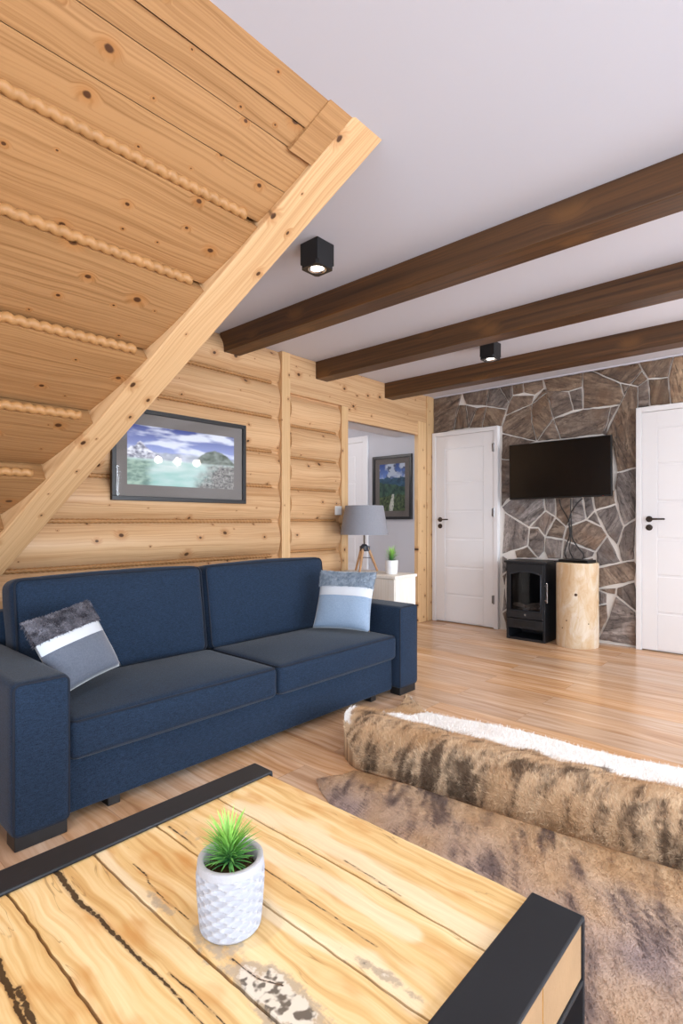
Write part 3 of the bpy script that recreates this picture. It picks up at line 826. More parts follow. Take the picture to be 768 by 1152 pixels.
for y0, y1 in ((.806, 1.797), (1.803, 2.796)):
    c = (-2.325, (y0+y1)/2, .311); a = (.298, (y1-y0)/2, .075)
    o = MB().add(*puff_data(c, a, .03, (.010, .002, .030), 26, .0055, 5)).build('seat_cushion', M['navy'], SF, smooth=True)
    MB().tube(piping(c, a, .026, 2, 1), .0045, 8, False).build('piping', M['navy_dark'], o, smooth=True)
    Mx = Matrix.Rotation(R(-8), 3, 'Y')
    c = (-2.735, (y0+y1)/2+.004, .602); a = (.088, (y1-y0)/2-.006, .245)
    o = MB().add(*puff_data(c, a, .045, (.045, .004, .012), 26, .009, 4.5, Mx)).build('back_cushion', M['navy'], SF, smooth=True)
    MB().tube(piping(c, a, .032, 0, 1, Mx=Mx), .0045, 8, False).build('piping', M['navy_dark'], o, smooth=True)
for x, y, w in ((-2.06, .706, .085), (-2.06, 2.90, .085), (-2.90, .706, .085), (-2.90, 2.90, .085), (-2.12, .99, .025), (-2.12, 2.62, .025), (-2.88, 1.80, .025)):
    MB().box(x-.04, x+.04, y-w, y+w, 0, .05, .004).build('foot', M['black_satin'], SF)

# ================================================================== throw pillows
def blades(samples, length, width, jitter=.5, rnd=None):
    """samples: (pos, direction, colour) -> short tapering hairs"""
    rnd = rnd or random; vs = []; fs = []; cs = []
    for p, d_, c, nr in samples:
        L = length*rnd.uniform(.6, 1.2)
        dd = (d_ + Vector((rnd.gauss(0, 1), rnd.gauss(0, 1), rnd.gauss(0, 1)))*jitter*.4).normalized()
        w = dd.cross(nr+Vector((rnd.gauss(0, 1), rnd.gauss(0, 1), rnd.gauss(0, 1)))*.25).normalized()*width
        i = len(vs); p = Vector(p)
        m = p+dd*L*.55+Vector((0, 0, .0))
        vs += [p-w, p+w, m+w*.7, m-w*.7, p+dd*L - Vector((0, 0, L*.18))]
        fs += [(i, i+1, i+2, i+3), (i+3, i+2, i+4)]
        cs += [c]*5
    return vs, fs, cs
M['fur'] = attr_mat('fur_hair', 'Col', .75, .25)
M['hide'] = attr_mat('hide_skin', 'Col', .85, .2, .4, 220)
def pillow(label, c, W, U, size, t, velvet, bands, furcol, seed):
    W = W.normalized(); U = (U-W*U.dot(W)).normalized(); F = U.cross(W)
    if F.dot(Vector((0, 0, 1.11))-0*c + (Vector((0, 0, 0))-c)) < 0: F = -F
    P = thing('throw_pillow', c-U*size*.5, label, 'pillow', 'throw pillows on the sofa')
    rnd = random.Random(seed)
    def pt(u, v, s, extra=0):
        x = u*(1-.06*(1-v*v)); z = v*(1-.05*(1-u*u))
        th = t*((1-min(1, abs(u))**2.6)*(1-min(1, abs(v))**2.6))**.55
        th += .006*noise.noise(Vector((u*3+seed, v*3, s)))*(1-u*u)*(1-v*v)
        return c+W*(x*size*.5)+U*(z*size*.5)+F*(s*(th*.5+extra))
    v0, v1 = bands
    for nm, a, b, mat, ex in (('velvet_panel', -1, v0, velvet, 0), ('satin_band', v0, v1, M['satin'], .001), ('fur_panel', v1, 1, M['hide'], .003)):
        m = MB(); n1, n2 = 26, max(6, int(22*(b-a)/2))
        for s in (1, -1):
            m.grid(lambda i, j: pt(2*i-1, a+(b-a)*j, s, ex), n1, n2)
        o = m.build(nm, mat, P, smooth=True)
        bm = bmesh.new(); bm.from_mesh(o.data); bmesh.ops.remove_doubles(bm, verts=bm.verts[:], dist=.0008); bmesh.ops.recalc_face_normals(bm, faces=bm.faces[:]); bm.to_mesh(o.data); bm.free()
        if nm == 'fur_panel':
            colattr(o, 'Col', [furcol(rnd, v.co) for v in o.data.vertices])
            smp = []
            for k in range(9000):
                u = rnd.uniform(-1, 1); v = rnd.uniform(a, b); s = 1 if rnd.random() < .8 else -1
                p = pt(u, v, s, .001)
                e = .01
                nrm = (pt(u+e, v, s)-pt(u-e, v, s)).cross(pt(u, v+e, s)-pt(u, v-e, s)).normalized()
                if nrm.dot(F*s) < 0: nrm = -nrm
                if abs(u) > .95: nrm = (nrm+W*(1 if u > 0 else -1)).normalized()
                if v > .95: nrm = (nrm+U).normalized()
                smp.append((p, (nrm*.8-U*.25).normalized(), furcol(rnd, p-c), (nrm-U).normalized()))
            vs, fs, cs = blades(smp, .013, .0011, 1.3, rnd)
            h = MB().add(vs, fs).build('fur', M['fur'], o, recalc=False)
            colattr(h, 'Col', cs); tag(h, kind='stuff')
    return P
def fur_light(r, p):
    k = r.random()*.5+.5*(noise.noise(p*45)+.5); a = Vector(lin('6f7f93')[:3]); b = Vector(lin('c3cdd8')[:3]); return tuple(a.lerp(b, max(0, min(1, k))))
def fur_dark(r, p):
    k = r.random()*.45+.6*(noise.noise(p*32)+.35); a = Vector(lin('2e2c36')[:3]); b = Vector(lin('9a98a2')[:3]); return tuple(a.lerp(b, max(0, min(1, k))))
pillow('light blue-grey pillow with silver satin band in the sofa corner by the lamp', Vector((-2.315, 2.615, .600)), Vector((.93, .36, 0)), Vector((-.16, .34, .92)), .385, .13, M['velvet'], (.10, .42), fur_light, 3)
pillow('dark grey fur-topped pillow with silver satin band leaning at the left armrest', Vector((-2.33, .940, .592)), Vector((-.34, .90, .14)), Vector((-.44, -.18, .88)), .325, .13, M['velvet_dark'], (.06, .36), fur_dark, 5)

# ================================================================== coffee table
CT = thing('coffee_table', (-.725, .31, 0), 'low table of pale spalted wood planks bound in black steel, foreground', 'table')
TZ = .45; TX0, TX1 = -1.148, -.302
SEAMS = [(.929, .928, .93), (.762, .778, .768), (.61, .607, .613), (.473, .474, .476), (.323, .322, .320), (.17, .168, .172), (.02, .022, .018), (-.13, -.128, -.132), (-.28, -.28, -.28)]
def seam_y(k, x):
    a, b, c_ = SEAMS[k]; t = (x-TX0)/(TX1-TX0)
    y = a*(1-t)**2+2*t*(1-t)*b+c_*t*t
    return y+.0035*noise.noise(Vector((x*7, k*5.1, 0)))+.0018*noise.noise(Vector((x*30, k*3.3, 1)))
CR = [([(-1.08,.403),(-1.003,.399),(-.955,.397),(-.909,.404),(-.867,.403),(-.817,.405),(-.764,.406),(-.707,.410),(-.654,.409),(-.60,.409)], .0030, .0007),
      ([(-.995,.511),(-.944,.511),(-.923,.503),(-.861,.499),(-.789,.501)], .0008, .0005),
      ([(-.716,.422),(-.665,.427),(-.623,.427),(-.56,.429),(-.5,.432)], .0008, .0005),
      ([(-.93,.262),(-.905,.259),(-.854,.258),(-.807,.254),(-.74,.255)], .0030, .0015),
      ([(-.85,.266),(-.816,.264),(-.776,.261),(-.7,.258)], .0028, .0015),
      ([(-.812,.671),(-.662,.666),(-.566,.664),(-.521,.663)], .0007, .0005),
      ([(-.67,.499),(-.61,.503),(-.576,.519)], .0008, .0006),
      ([(-.70,.79),(-.62,.786),(-.56,.781)], .0009, .0005),
      ([(-1.06,.625),(-1.0,.624),(-.95,.622)], .0012, .0005)]
PALE = [([(-1.02,.772),(-.93,.792),(-.86,.806),(-.689,.806),(-.52,.80),(-.383,.788)], .026), ([(-.72,.605),(-.62,.603),(-.513,.632),(-.42,.618)], .016), ([(-1.08,.487),(-.95,.480),(-.86,.478)], .012), ([(-.9,.70),(-.7,.72),(-.5,.725)], .02)]
SPALT = [(-.565, .502, .075, .028, 1.0), (-.60, .49, .05, .016, .9), (-.47, .628, .07, .010, .55), (-.86, .489, .05, .010, .5), (-.70, .50, .10, .03, .45), (-1.0, .64, .03, .02, .35)]
def pdist(X, Y, pl):
    D = np.full(X.shape, 9.0); T = np.zeros(X.shape); n = len(pl)-1
    for i in range(n):
        (ax, ay), (bx, by) = pl[i], pl[i+1]
        dx, dy = bx-ax, by-ay
        t = np.clip(((X-ax)*dx+(Y-ay)*dy)/(dx*dx+dy*dy), 0, 1)
        d_ = np.hypot(X-ax-t*dx, Y-ay-t*dy)
        T = np.where(d_ < D, (i+t)/n, T); D = np.minimum(D, d_)
    return D, T
for k in range(len(SEAMS)-1):
    near = k < 5
    st_ = .0028 if near else .02
    nx = int((TX1-TX0)/st_); ny = int(.15/st_)
    vs = []; vv = [0, .012]+[.012+(1-.024)*j/ny for j in range(1, ny)]+[.988, 1]
    m = len(vv)
    for i in range(nx+1):
        x = TX0+(TX1-TX0)*i/nx
        ya, yb = seam_y(k+1, x)+.0022, seam_y(k, x)-.0022
        for j, t in enumerate(vv):
            vs.append((x, ya+(yb-ya)*t, TZ-(.0022 if j in (0, m-1) else 0)))
    X = np.array([p[0] for p in vs]); Y = np.array([p[1] for p in vs])
    cr = np.zeros(len(vs)); pa = np.zeros(len(vs)); sp_ = np.zeros(len(vs))
    for pl, w0, w1 in CR:
        D, T = pdist(X, Y, pl); w = w0*(1-T)+w1*T
        cr = np.maximum(cr, np.clip(1.4-.4*D/w, 0, 1))
    for pl, w in PALE:
        D, T = pdist(X, Y, pl); pa = np.maximum(pa, np.clip(1.0-.5*D/w, 0, 1))
    for cx, cy, rx, ry, s_ in SPALT:
        q = np.hypot((X-cx)/rx, (Y-cy)/ry); sp_ = np.maximum(sp_, s_*np.clip(1.25-.7*q, 0, 1))
    fs = [(i*m+j, (i+1)*m+j, (i+1)*m+j+1, i*m+j+1) for i in range(nx) for j in range(m-1)]
    top = len(vs)
    for i in range(nx+1):
        for j in (0, m-1):
            p = vs[i*m+j]; vs.append((p[0], p[1], TZ-.092))
    for i in range(nx):
        a, b = top+2*i, top+2*i+2
        fs += [(i*m, a, b, (i+1)*m), (i*m+m-1, (i+1)*m+m-1, b+1, a+1), (a, a+1, b+1, b)]
    fs.append(tuple([j for j in range(m)]+[top+1, top])); e = nx*m
    fs.append(tuple([e+j for j in range(m)]+[top+2*nx+1, top+2*nx]))
    pm = MB().add(vs, fs); pm.m[-1] = pm.m[-2] = 1
    o = pm.build('plank', [table_mat('spalted_plank') if k == 0 else bpy.data.materials['spalted_plank'], M['end_grain']], CT)
    cols = [(float(pa[i]), float(sp_[i]), float(cr[i])) for i in range(top)]+[(0, 0, 0)]*(len(vs)-top)
    colattr(o, 'marks', cols)
for x0, x1, out in ((TX0-.004, -1.078, -1), (-.388, TX1+.004, 1)):
    f = MB(); y0, y1 = -.287, .936
    f.box(x0, x1, y0, y1, TZ+.0005, TZ+.008, .003)
    f.box(x0, x1, y1-.008, y1, 0, TZ+.0035, .002); f.box(x0, x1, y0, y0+.008, 0, TZ+.0035, .002)
    f.box(x0, x1, y0+.008, y1-.008, TZ-.102, TZ-.0935, .002); f.box(x0, x1, y0+.008, y1-.008, 0, .008, .002)
    f.build('steel_frame', M['steel'], CT)

# ================================================================== plants
def spiky(parent, name, c, n, L, seed, mat, spread=1.0):
    rnd = random.Random(seed); m = MB(); cols = []
    for i in range(n):
        f = i/n
        el = R(4+66*(f**.85))                      # inner ones upright, outer ones drooping
        el = math.pi/2-el*rnd.uniform(.8, 1.05)*spread
        az = i*2.39996+rnd.uniform(-.3, .3)
        l = L*rnd.uniform(.75, 1.1)*(1-.25*f)
        h0 = .62*L*(1-f)*.9
        base = Vector(c)+Vector((math.cos(az)*.004, math.sin(az)*.004, h0*.8))
        hd = Vector((math.cos(az), math.sin(az), 0))
        sd = Vector((-math.sin(az), math.cos(az), 0))
        vs = []; N = 6
        for k in range(N+1):
            t = k/N
            a = el-.75*t*t
            p = base+hd*(l*t*math.cos(el-.35*t))+Vector((0, 0, l*t*math.sin(el-.30*t)))
            w = L*.044*(1-t)**.7*(.55+.9*t if t < .5 else 1)
            up = Vector((0, 0, L*.012*(1-t)))
            vs += [p-sd*w, p+up, p+sd*w]
            col_a = Vector(lin('1c7a4c')[:3]); col_b = Vector(lin('a6dc68')[:3])
            kk = min(1, max(0, (1-f)*.75+.25*t+rnd.uniform(-.1, .1)))
            cols += [tuple(col_a.lerp(col_b, kk))]*3
        fs = []
        for k in range(N):
            for q in (0, 1): fs.append((3*k+q, 3*k+q+1, 3*k+4+q, 3*k+3+q))
        m.add(vs, fs)
    o = m.build(name, mat, parent, smooth=True, recalc=False)
    colattr(o, 'Col', cols); return o
M['leaf'] = attr_mat('succulent_leaf', 'Col', .45, .4)
PX, PY = -.728, .541
PP = thing('potted_plant', (PX, PY, TZ), 'spiky green succulent in a dimpled white pot on the coffee table', 'plant')
def pot_fn(Rr, H, rows, per):
    nu, nv = 168, 84
    vs = []; fs = []
    for j in range(nv+1):
        v = j/nv; z = H*v
        r = Rr*(.90+.115*math.sin(min(1, v*1.15)*math.pi*.5) - (.05*max(0, v-.8)/.2))
        if v < .06: r -= Rr*.07*(1-v/.06)**2
        for i in range(nu):
            a = 2*math.pi*i/nu; dd = 0
            if .04 < v < .90:
                rr = (v-.05)/.84*rows; row = int(rr); fv = rr-row-.5
                u = a/(2*math.pi)*per+(.5 if row % 2 else 0); fu = u-math.floor(u)-.5
                q = (fu/.44)**2+(fv/.50)**2
                if q < 1: dd = .0052*(1-q)**.6
            rx = r-dd
            vs.append((PX+rx*math.cos(a), PY+rx*math.sin(a), TZ+.0005+z))
    for j in range(nv):
        for i in range(nu):
            q = (i+1) % nu; fs.append((j*nu+i, j*nu+q, (j+1)*nu+q, (j+1)*nu+i))
    fs.append(tuple(range(nu-1, -1, -1)))
    # rim and inside
    rt = Rr*(.90+.115-.05); top = nv*nu
    prev = top
    for (rr, zz) in ((rt-.002, H+.0012), (rt-.007, H+.0012), (rt-.0095, H-.002), (rt-.011, H-.035)):
        b = len(vs)
        for i in range(nu):
            a = 2*math.pi*i/nu; vs.append((PX+rr*math.cos(a), PY+rr*math.sin(a), TZ+zz))
        for i in range(nu):
            q = (i+1) % nu; fs.append((prev+i, prev+q, b+q, b+i))
        prev = b
    return vs, fs
PR, PH = .0545, .112
MB().add(*pot_fn(PR, PH, 11, 13)).build('pot', M['concrete'], PP, smooth=True, angle=60)
sl = MB().lathe((PX, PY, TZ+PH-.022), [(.0005, .006), (.025, .004), (PR-.013, 0), (PR-.010, -.008), (.0005, -.008)], 30)
rnd_ = random.Random(2)
for i in range(420):
    a = rnd_.uniform(0, 6.28); r = (PR-.014)*math.sqrt(rnd_.random()); p = Vector((PX+r*math.cos(a), PY+r*math.sin(a), TZ+PH-.0185))
    l = rnd_.uniform(.003, .009); b = rnd_.uniform(0, 6.28); d_ = Vector((math.cos(b), math.sin(b), rnd_.uniform(-.1, .7)))*l; w = Vector((-math.sin(b), math.cos(b), 0))*.0007
    sl.add([p-w, p+w, p+d_+Vector((0, 0, .001))], [(0, 1, 2)])
sl.build('soil', M['soil'], PP, recalc=False)
spiky(PP, 'foliage', (PX-.004, PY, TZ+PH-.014), 170, .062, 4, M['leaf'])

# ================================================================== framed pictures
def picture(name, label, cat, c, W, Wd, Hh, border, matw, paint, nu, nv, out, seed):
    """c = centre on the wall, W = unit vector along its width, out = unit vector into the room"""
    W = Vector(W); out = Vector(out); U = Vector((0, 0, 1)); c = Vector(c)
    P = thing(name, c-U*Hh/2, label, cat)
    def slab(m, u0, u1, v0, v1, d0, d1, bev=.002):
        Mx = Matrix(((*W, 0), (*out, 0), (*U, 0), (0, 0, 0, 1))).transposed(); Mx.translation = c
        m.box(u0, u1, d0, d1, v0, v1, bev, 2, Mx)
    f = MB(); w, h, b = Wd/2, Hh/2, border
    slab(f, -w, w, h-b, h, .002, .03); slab(f, -w, w, -h, -h+b, .002, .03); slab(f, -w, -w+b, -h+b, h-b, .002, .03); slab(f, w-b, w, -h+b, h-b, .002, .03)
    slab(f, -w+b, w-b, -h+b, h-b, .002, .010, 0)
    f.build('frame', M['frame_black'], P)
    m = MB(); slab(m, -w+b, w-b, -h+b, h-b, .0105, .014, 0); m.build('mat_board', M['mat_grey'], P)
    iw, ih = w-b-matw, h-b-matw
    g = MB().grid(lambda i, j: c+W*((2*i-1)*iw)+U*((2*j-1)*ih)+out*.0150, nu, nv)
    o = g.build('print', attr_mat(name+'_print', 'Col', .6, .3), P, recalc=False)
    colattr(o, 'Col', [paint(i/nu, j/nv) for i in range(nu+1) for j in range(nv+1)])
    gl = MB(); slab(gl, -w+b, w-b, -h+b, h-b, .019, .021, 0); gl.build('glass_pane', M['glass'], P)
def mixc(a, b, t): t = max(0, min(1, t)); return tuple(a[i]+(b[i]-a[i])*t for i in range(3))
def L3(h): return lin(h)[:3]
def fb(x, y, z=0, o=4): return noise.fractal(Vector((x, y, z)), 1.0, 2.0, o)
def sm_(x, a, b):
    t = max(0, min(1, (x-a)/(b-a))); return t*t*(3-2*t)
def lake(u, v):
    c = mixc(L3('a9b4e0'), L3('3f4b8c'), (v-.5)/.5)
    c = mixc(c, L3('eef0f6'), .8*sm_(fb(u*3, v*6, 2)+.25-abs(u-.5)*.6, -.1, .5))
    far = .585+.03*fb(u*6, 3)
    c = mixc(c, mixc(L3('c9ccd6'), L3('9aa0ac'), .5+fb(u*9, v*12, 7)), sm_(far-v, -.01, .03))
    pk = .73-abs(u-.10)*1.5+.05*fb(u*11, 9)
    c = mixc(c, mixc(L3('eeeef4'), L3('7f7f90'), .45+fb(u*22, v*18, 5)*1.3+(pk-v)*1.2), sm_(pk-v, -.01, .02))
    rp = .70-((u-.80)/.20)**2*.20+.02*fb(u*16, 1)
    c = mixc(c, mixc(L3('8e968e'), L3('4f584c'), .5+fb(u*14, v*14, 8)*.8), sm_(rp-v, -.01, .02)*sm_(u, .55, .66))
    w = .46+.015*fb(u*3, 7)
    water = mixc(L3('9cc4bc'), L3('d9e0dc'), .25+fb(u*4, v*9, 3)*.5+(v-.1)*1.1)
    c = mixc(c, water, sm_(w-v, -.01, .04))
    k = .5+noise.noise(Vector((u*85, v*50, 4)))*.7+noise.noise(Vector((u*30, v*18, 2)))*.5
    c = mixc(c, mixc(L3('3c3b3c'), L3('aeaaa4'), k), sm_(.47-v+.05*fb(u*9, v*7), 0, .08)*sm_(u-.52-.25*v+.10*fb(u*7, v*8, 6), 0, .22))
    c = mixc(c, mixc(L3('a9bfae'), L3('6f8a80'), .5+fb(u*16, v*16, 6)), sm_(.44-v, 0, .05)*sm_(.24-u+.06*fb(v*8, 3), 0, .10))
    return c
def valley(u, v):
    c = mixc(L3('6f8fd0'), L3('2e4c94'), (v-.7)/.3)
    cl = fb(u*3.2, v*4.5, 1)
    if v > .68: c = mixc(c, L3('c3cddd') if fb(u*5, v*7, 4) > -.05 else L3('56607a'), max(0, min(1, (cl+.25)*2.2)))
    r1 = .70+.04*fb(u*5, 2)
    if v < r1: c = mixc(L3('3f6684'), L3('27455c'), .5+fb(u*6, v*8, 3))
    r2 = .58+.05*fb(u*4, 6)-.12*(u-.3)
    if v < r2: c = mixc(L3('27423f'), L3('4a6c58'), .45+fb(u*8, v*10, 5)*.9)
    r3 = .30+.05*fb(u*6, 8)+.05*u
    if v < r3: c = mixc(L3('2a3a2c'), L3('66794f'), .45+fb(u*15, v*17, 9))
    if abs(u-.48-(v-.1)*.25) < .085-.18*abs(v-.10) and v < .36: c = mixc(L3('e4e3da'), L3('8c968c'), .3+fb(u*26, v*26, 3))
    return c
picture('framed_picture', 'wide black-framed mountain lake landscape hanging on the log wall above the sofa', 'picture', (XL+.026, 2.055, 1.535), (0, 1, 0), 1.03, .59, .028, .075, lake, 170, 90, (1, 0, 0), 1)
picture('framed_picture', 'upright black-framed green valley picture on the grey hall wall', 'picture', (-3.658, YH-.003, 1.49), (1, 0, 0), .545, .72, .03, .065, valley, 80, 100, (0, -1, 0), 2)

# ================================================================== television, stove, log, cables
TV = thing('television', (-1.893, YB-.03, 1.325), 'flat black television mounted on the stone wall', 'television')
tr = Matrix.Translation((-1.893, 5.165, 1.598)) @ Matrix.Rotation(R(-.5), 4, 'Y')
MB().box(-.475, .475, -.012, .022, -.272, .272, .005, 2, tr).box(-.30, .30, .022, .05, -.2, .12, .01, 2, tr).build('tv_case', M['black_plastic'], TV)
MB().box(-.466, .466, -.0135, -.011, -.258, .264, 0, 2, tr).build('screen', M['tv_screen'], TV)
MB().box(.40, .404, -.0136, -.0118, -.267, -.264, 0, 2, tr).build('standby_light', emit('standby_red', (1, .05, .03, 1), .8), TV)
MB().box(-.12, .12, .048, .088, -.10, .10, .003, 2, tr).build('wall_bracket', M['black_satin'], TV)

SX0, SX1, SY0, SY1 = -2.272, -1.902, 4.872, 5.20
ST_ = thing('electric_stove', ((SX0+SX1)/2, (SY0+SY1)/2, 0), 'black electric stove with glass door standing against the stone wall', 'stove')
b = MB()
b.box(SX0, SX0+.022, SY0+.012, SY1, 0, .718, .003).box(SX1-.022, SX1, SY0+.012, SY1, 0, .718, .003)
b.box(SX0+.022, SX1-.022, SY1-.02, SY1, 0, .718).box(SX0+.022, SX1-.022, SY0+.012, SY1-.02, 0, .022).box(SX0+.022, SX1-.022, SY0+.012, SY1-.02, .112, .20)
b.box(SX0+.022, SX1-.022, SY0+.012, SY1-.02, .69, .718)
b.build('body', M['stove_black'], ST_)
MB().box(SX0-.016, SX1+.016, SY0-.012, SY1, .7185, .738, .004).build('top_plate', M['stove_black'], ST_)
v = MB().box(SX0+.012, SX1-.012, SY0, SY0+.0115, .112, .20, .003)
pn_ = v.build('vent_panel', M['stove_black'], ST_)
MB().box(SX0+.075, SX1-.085, SY0-.003, SY0+.001, .135, .182, .002).build('vent_grille', plain('vent_dark', '08090b', .5), pn_)
dx0, dx1, dz0, dz1 = SX0+.012, SX1-.012, .207, .712
wx0, wx1, wz0, wz1 = SX0+.050, SX1-.034, .282, .615
dm = MB()
dm.box(dx0, wx0, SY0-.006, SY0+.0115, dz0, dz1, .003).box(wx1, dx1, SY0-.006, SY0+.0115, dz0, dz1, .003)
dm.box(wx0, wx1, SY0-.006, SY0+.0115, dz0, wz0, .002)
N = 14; arch = [(wx0+(wx1-wx0)*i/N, wz1+.028*(1-(2*i/N-1)**2)) for i in range(N+1)]
for i in range(N):
    (xa, za), (xb, zb) = arch[i], arch[i+1]
    dm.add([(xa, SY0-.006, za), (xb, SY0-.006, zb), (xb, SY0-.006, dz1), (xa, SY0-.006, dz1), (xa, SY0+.0115, za), (xb, SY0+.0115, zb), (xb, SY0+.0115, dz1), (xa, SY0+.0115, dz1)],
           [(0, 1, 2, 3), (7, 6, 5, 4), (0, 4, 5, 1), (2, 6, 7, 3)])
dd_ = dm.build('door', M['stove_black'], ST_, recalc=False)
rim = [(wx0, SY0-.008, wz0)]+[(x, SY0-.008, z) for x, z in arch]+[(wx1, SY0-.008, wz0), (wx0, SY0-.008, wz0)]
MB().tube(rim, .006, 8).build('window_rim', plain('stove_rim', '30343c', .3, .4), dd_, smooth=True)
MB().prism([(wx0, wz0)]+[(wx1, wz0)]+[(x, z) for x, z in reversed(arch)], 'y', SY0+.003, SY0+.006).build('glass_pane', M['stove_glass'], dd_)
hb = MB().box(SX1+.014, SX1+.027, SY0-.004, SY0+.010, .37, .55, .004).box(SX1-.002, SX1+.016, SY0-.002, SY0+.008, .385, .40).box(SX1-.002, SX1+.016, SY0-.002, SY0+.008, .515, .53)
hb.build('handle', M['chrome'], dd_)
MB().lathe((0, 0, 0), [(.001, 0), (.008, 0), (.008, .006), (.001, .006)], 14, Matrix.Translation(((wx0+wx1)/2, SY0-.006, .243)) @ Matrix.Rotation(R(90), 4, 'X')).build('badge', M['chrome'], dd_)
lg = MB(); rl = random.Random(5)
lg.box(SX0+.024, SX1-.024, SY0+.05, SY1-.03, .2005, .262, .01)
for i in range(9):
    x = rl.uniform(wx0+.03, wx1-.05); y = SY0+rl.uniform(.07, .16); z = .285+rl.uniform(0, .035); a = rl.uniform(-.9, .9)
    p = Vector((x, y, z)); d_ = Vector((math.cos(a), math.sin(a)*.6, rl.uniform(-.15, .3)))*.075
    q0, q1 = p-d_, p+d_
    for q in (q0, q1): q.x = max(SX0+.045, min(SX1-.045, q.x))
    lg.tube([q0, p+Vector((0, 0, .006)), q1], [.017, .021, .015], 9)
lg.build('log_bed', plain('ash_grey_logs', '8b8078', .8, bump=.5, bscale=90, var=.45), ST_, smooth=True, angle=40)

M['knot'] = plain('knot_brown', '4a2f1c', .7)
LX, LY = -1.672, 5.025
LS = thing('log_stand', (LX, LY, 0), 'peeled pale tree trunk section standing beside the black stove', 'log')
def trunk(Rr, H, c, sq=2.6):
    nu, nv = 64, 40; vs = []; fs = []
    for j in range(nv+1):
        z = H*j/nv
        for i in range(nu):
            a = 2*math.pi*i/nu
            r = Rr*(1+.02*math.sin(3*a+.7)+.012*noise.noise(Vector((math.cos(a)*2, math.sin(a)*2, z*3))))
            if j == nv: r -= .004
            if j == 0: r -= .003
            vs.append((c[0]+r*math.cos(a), c[1]+r*math.sin(a), z))
    for j in range(nv):
        for i in range(nu):
            q = (i+1) % nu; fs.append((j*nu+i, j*nu+q, (j+1)*nu+q, (j+1)*nu+i))
    fs.append(tuple(range(nu-1, -1, -1))); return vs, fs, nu, nv
vs, fs, nu, nv = trunk(.176, .74, (LX, LY))
MB().add(vs, fs).build('trunk', M['log_bark'], LS, smooth=True, angle=60)
tp = MB(); ring = vs[nv*nu:]
tp.add([(x, y, .7402) for x, y, z in ring]+[(x, y, .735) for x, y, z in ring], [tuple(range(nu)), tuple(range(2*nu-1, nu-1, -1))]+[(i, (i+1) % nu, (i+1) % nu+nu, i+nu) for i in range(nu)])
tp.build('cut_top', M['log_end'], LS)
for ang, z, r in ((-74, .47, .013), (-39, .22, .005), (-99, .24, .006), (-112, .17, .006)):
    rr_ = .176*(1+.02*math.sin(3*R(ang)+.7))
    Mx = Matrix.Translation((LX+rr_*math.cos(R(ang)), LY+rr_*math.sin(R(ang)), z)) @ Matrix.Rotation(R(ang), 4, 'Z') @ Matrix.Rotation(R(90), 4, 'Y')
    MB().lathe((0, 0, 0), [(.0005, -.006), (r, -.006), (r*.9, .003), (.0005, .004)], 14, Mx).build('knot', M['knot'], LS, smooth=True)

BX = thing('set_top_box', (LX-.02, LY-.02, .741), 'flat black set-top box lying on top of the pale log', 'media box')
bz = Matrix.Translation((LX+.005, LY-.015, .741)) @ Matrix.Rotation(R(-6), 4, 'Z')
MB().box(-.13, .135, -.085, .085, .0, .026, .004, 2, bz).build('case', M['black_plastic'], BX)
MB().box(-.125, .13, -.0862, -.0845, .006, .020, 0, 2, bz).build('front_panel', M['tv_screen'], BX)
RC = thing('remote_control', (LX-.13, LY-.06, .741), 'small black remote lying at the left edge of the pale log top', 'remote control')
rz = Matrix.Translation((LX-.135, LY-.055, .7412)) @ Matrix.Rotation(R(75), 4, 'Z')
MB().box(-.055, .055, -.018, .018, 0, .014, .004, 2, rz).build('case', M['black_satin'], RC)
MB().box(-.04, .03, -.010, .010, .0138, .0158, .001, 2, rz).build('button_pad', plain('button_grey', '4a4a4e', .6), RC)
def cable(pts, label, r=.005):
    P = [Vector(p) for p in pts]; out = []
    for i in range(len(P)-1):
        p0, p1, p2, p3 = P[max(i-1, 0)], P[i], P[i+1], P[min(i+2, len(P)-1)]
        for t in range(8):
            t /= 8
            out.append(.5*((2*p1)+(p2-p0)*t+(2*p0-5*p1+4*p2-p3)*t*t+(3*p1-p0-3*p2+p3)*t**3))
    out.append(P[-1])
    tag(MB().tube(out, r, 8).build('power_cable', M['cable'], loc=P[-1], smooth=True), label, 'cable', 'black cables under the television')
cy = YB-.034; cy2 = YB-.047; cy3 = YB-.060
cable([(-1.90, cy, 1.318), (-1.88, cy, 1.24), (-1.815, cy, 1.12), (-1.80, cy, 1.0), (-1.835, cy, .88), (-1.85, cy+.0, .80), (-1.80, LY+.13, .752), (-1.76, LY+.07, .752)], 'black cable curving left below the television before dropping to the log')
cable([(-1.79, cy2, 1.318), (-1.79, cy2, 1.22), (-1.782, cy2, 1.05), (-1.775, cy2, .95), (-1.72, cy2, .86), (-1.675, cy2, .80), (-1.67, LY+.13, .752), (-1.67, LY+.07, .752)], 'black cable hanging straight under the television then bowing right above the log')
cable([(-1.68, cy3, 1.318), (-1.73, cy3, 1.27), (-1.79, cy3, 1.17), (-1.80, cy3, 1.06), (-1.785, cy3, .95), (-1.80, cy3, .85), (-1.76, LY+.15, .77), (-1.72, LY+.07, .752)], 'black cable starting furthest right below the television and crossing to the left')

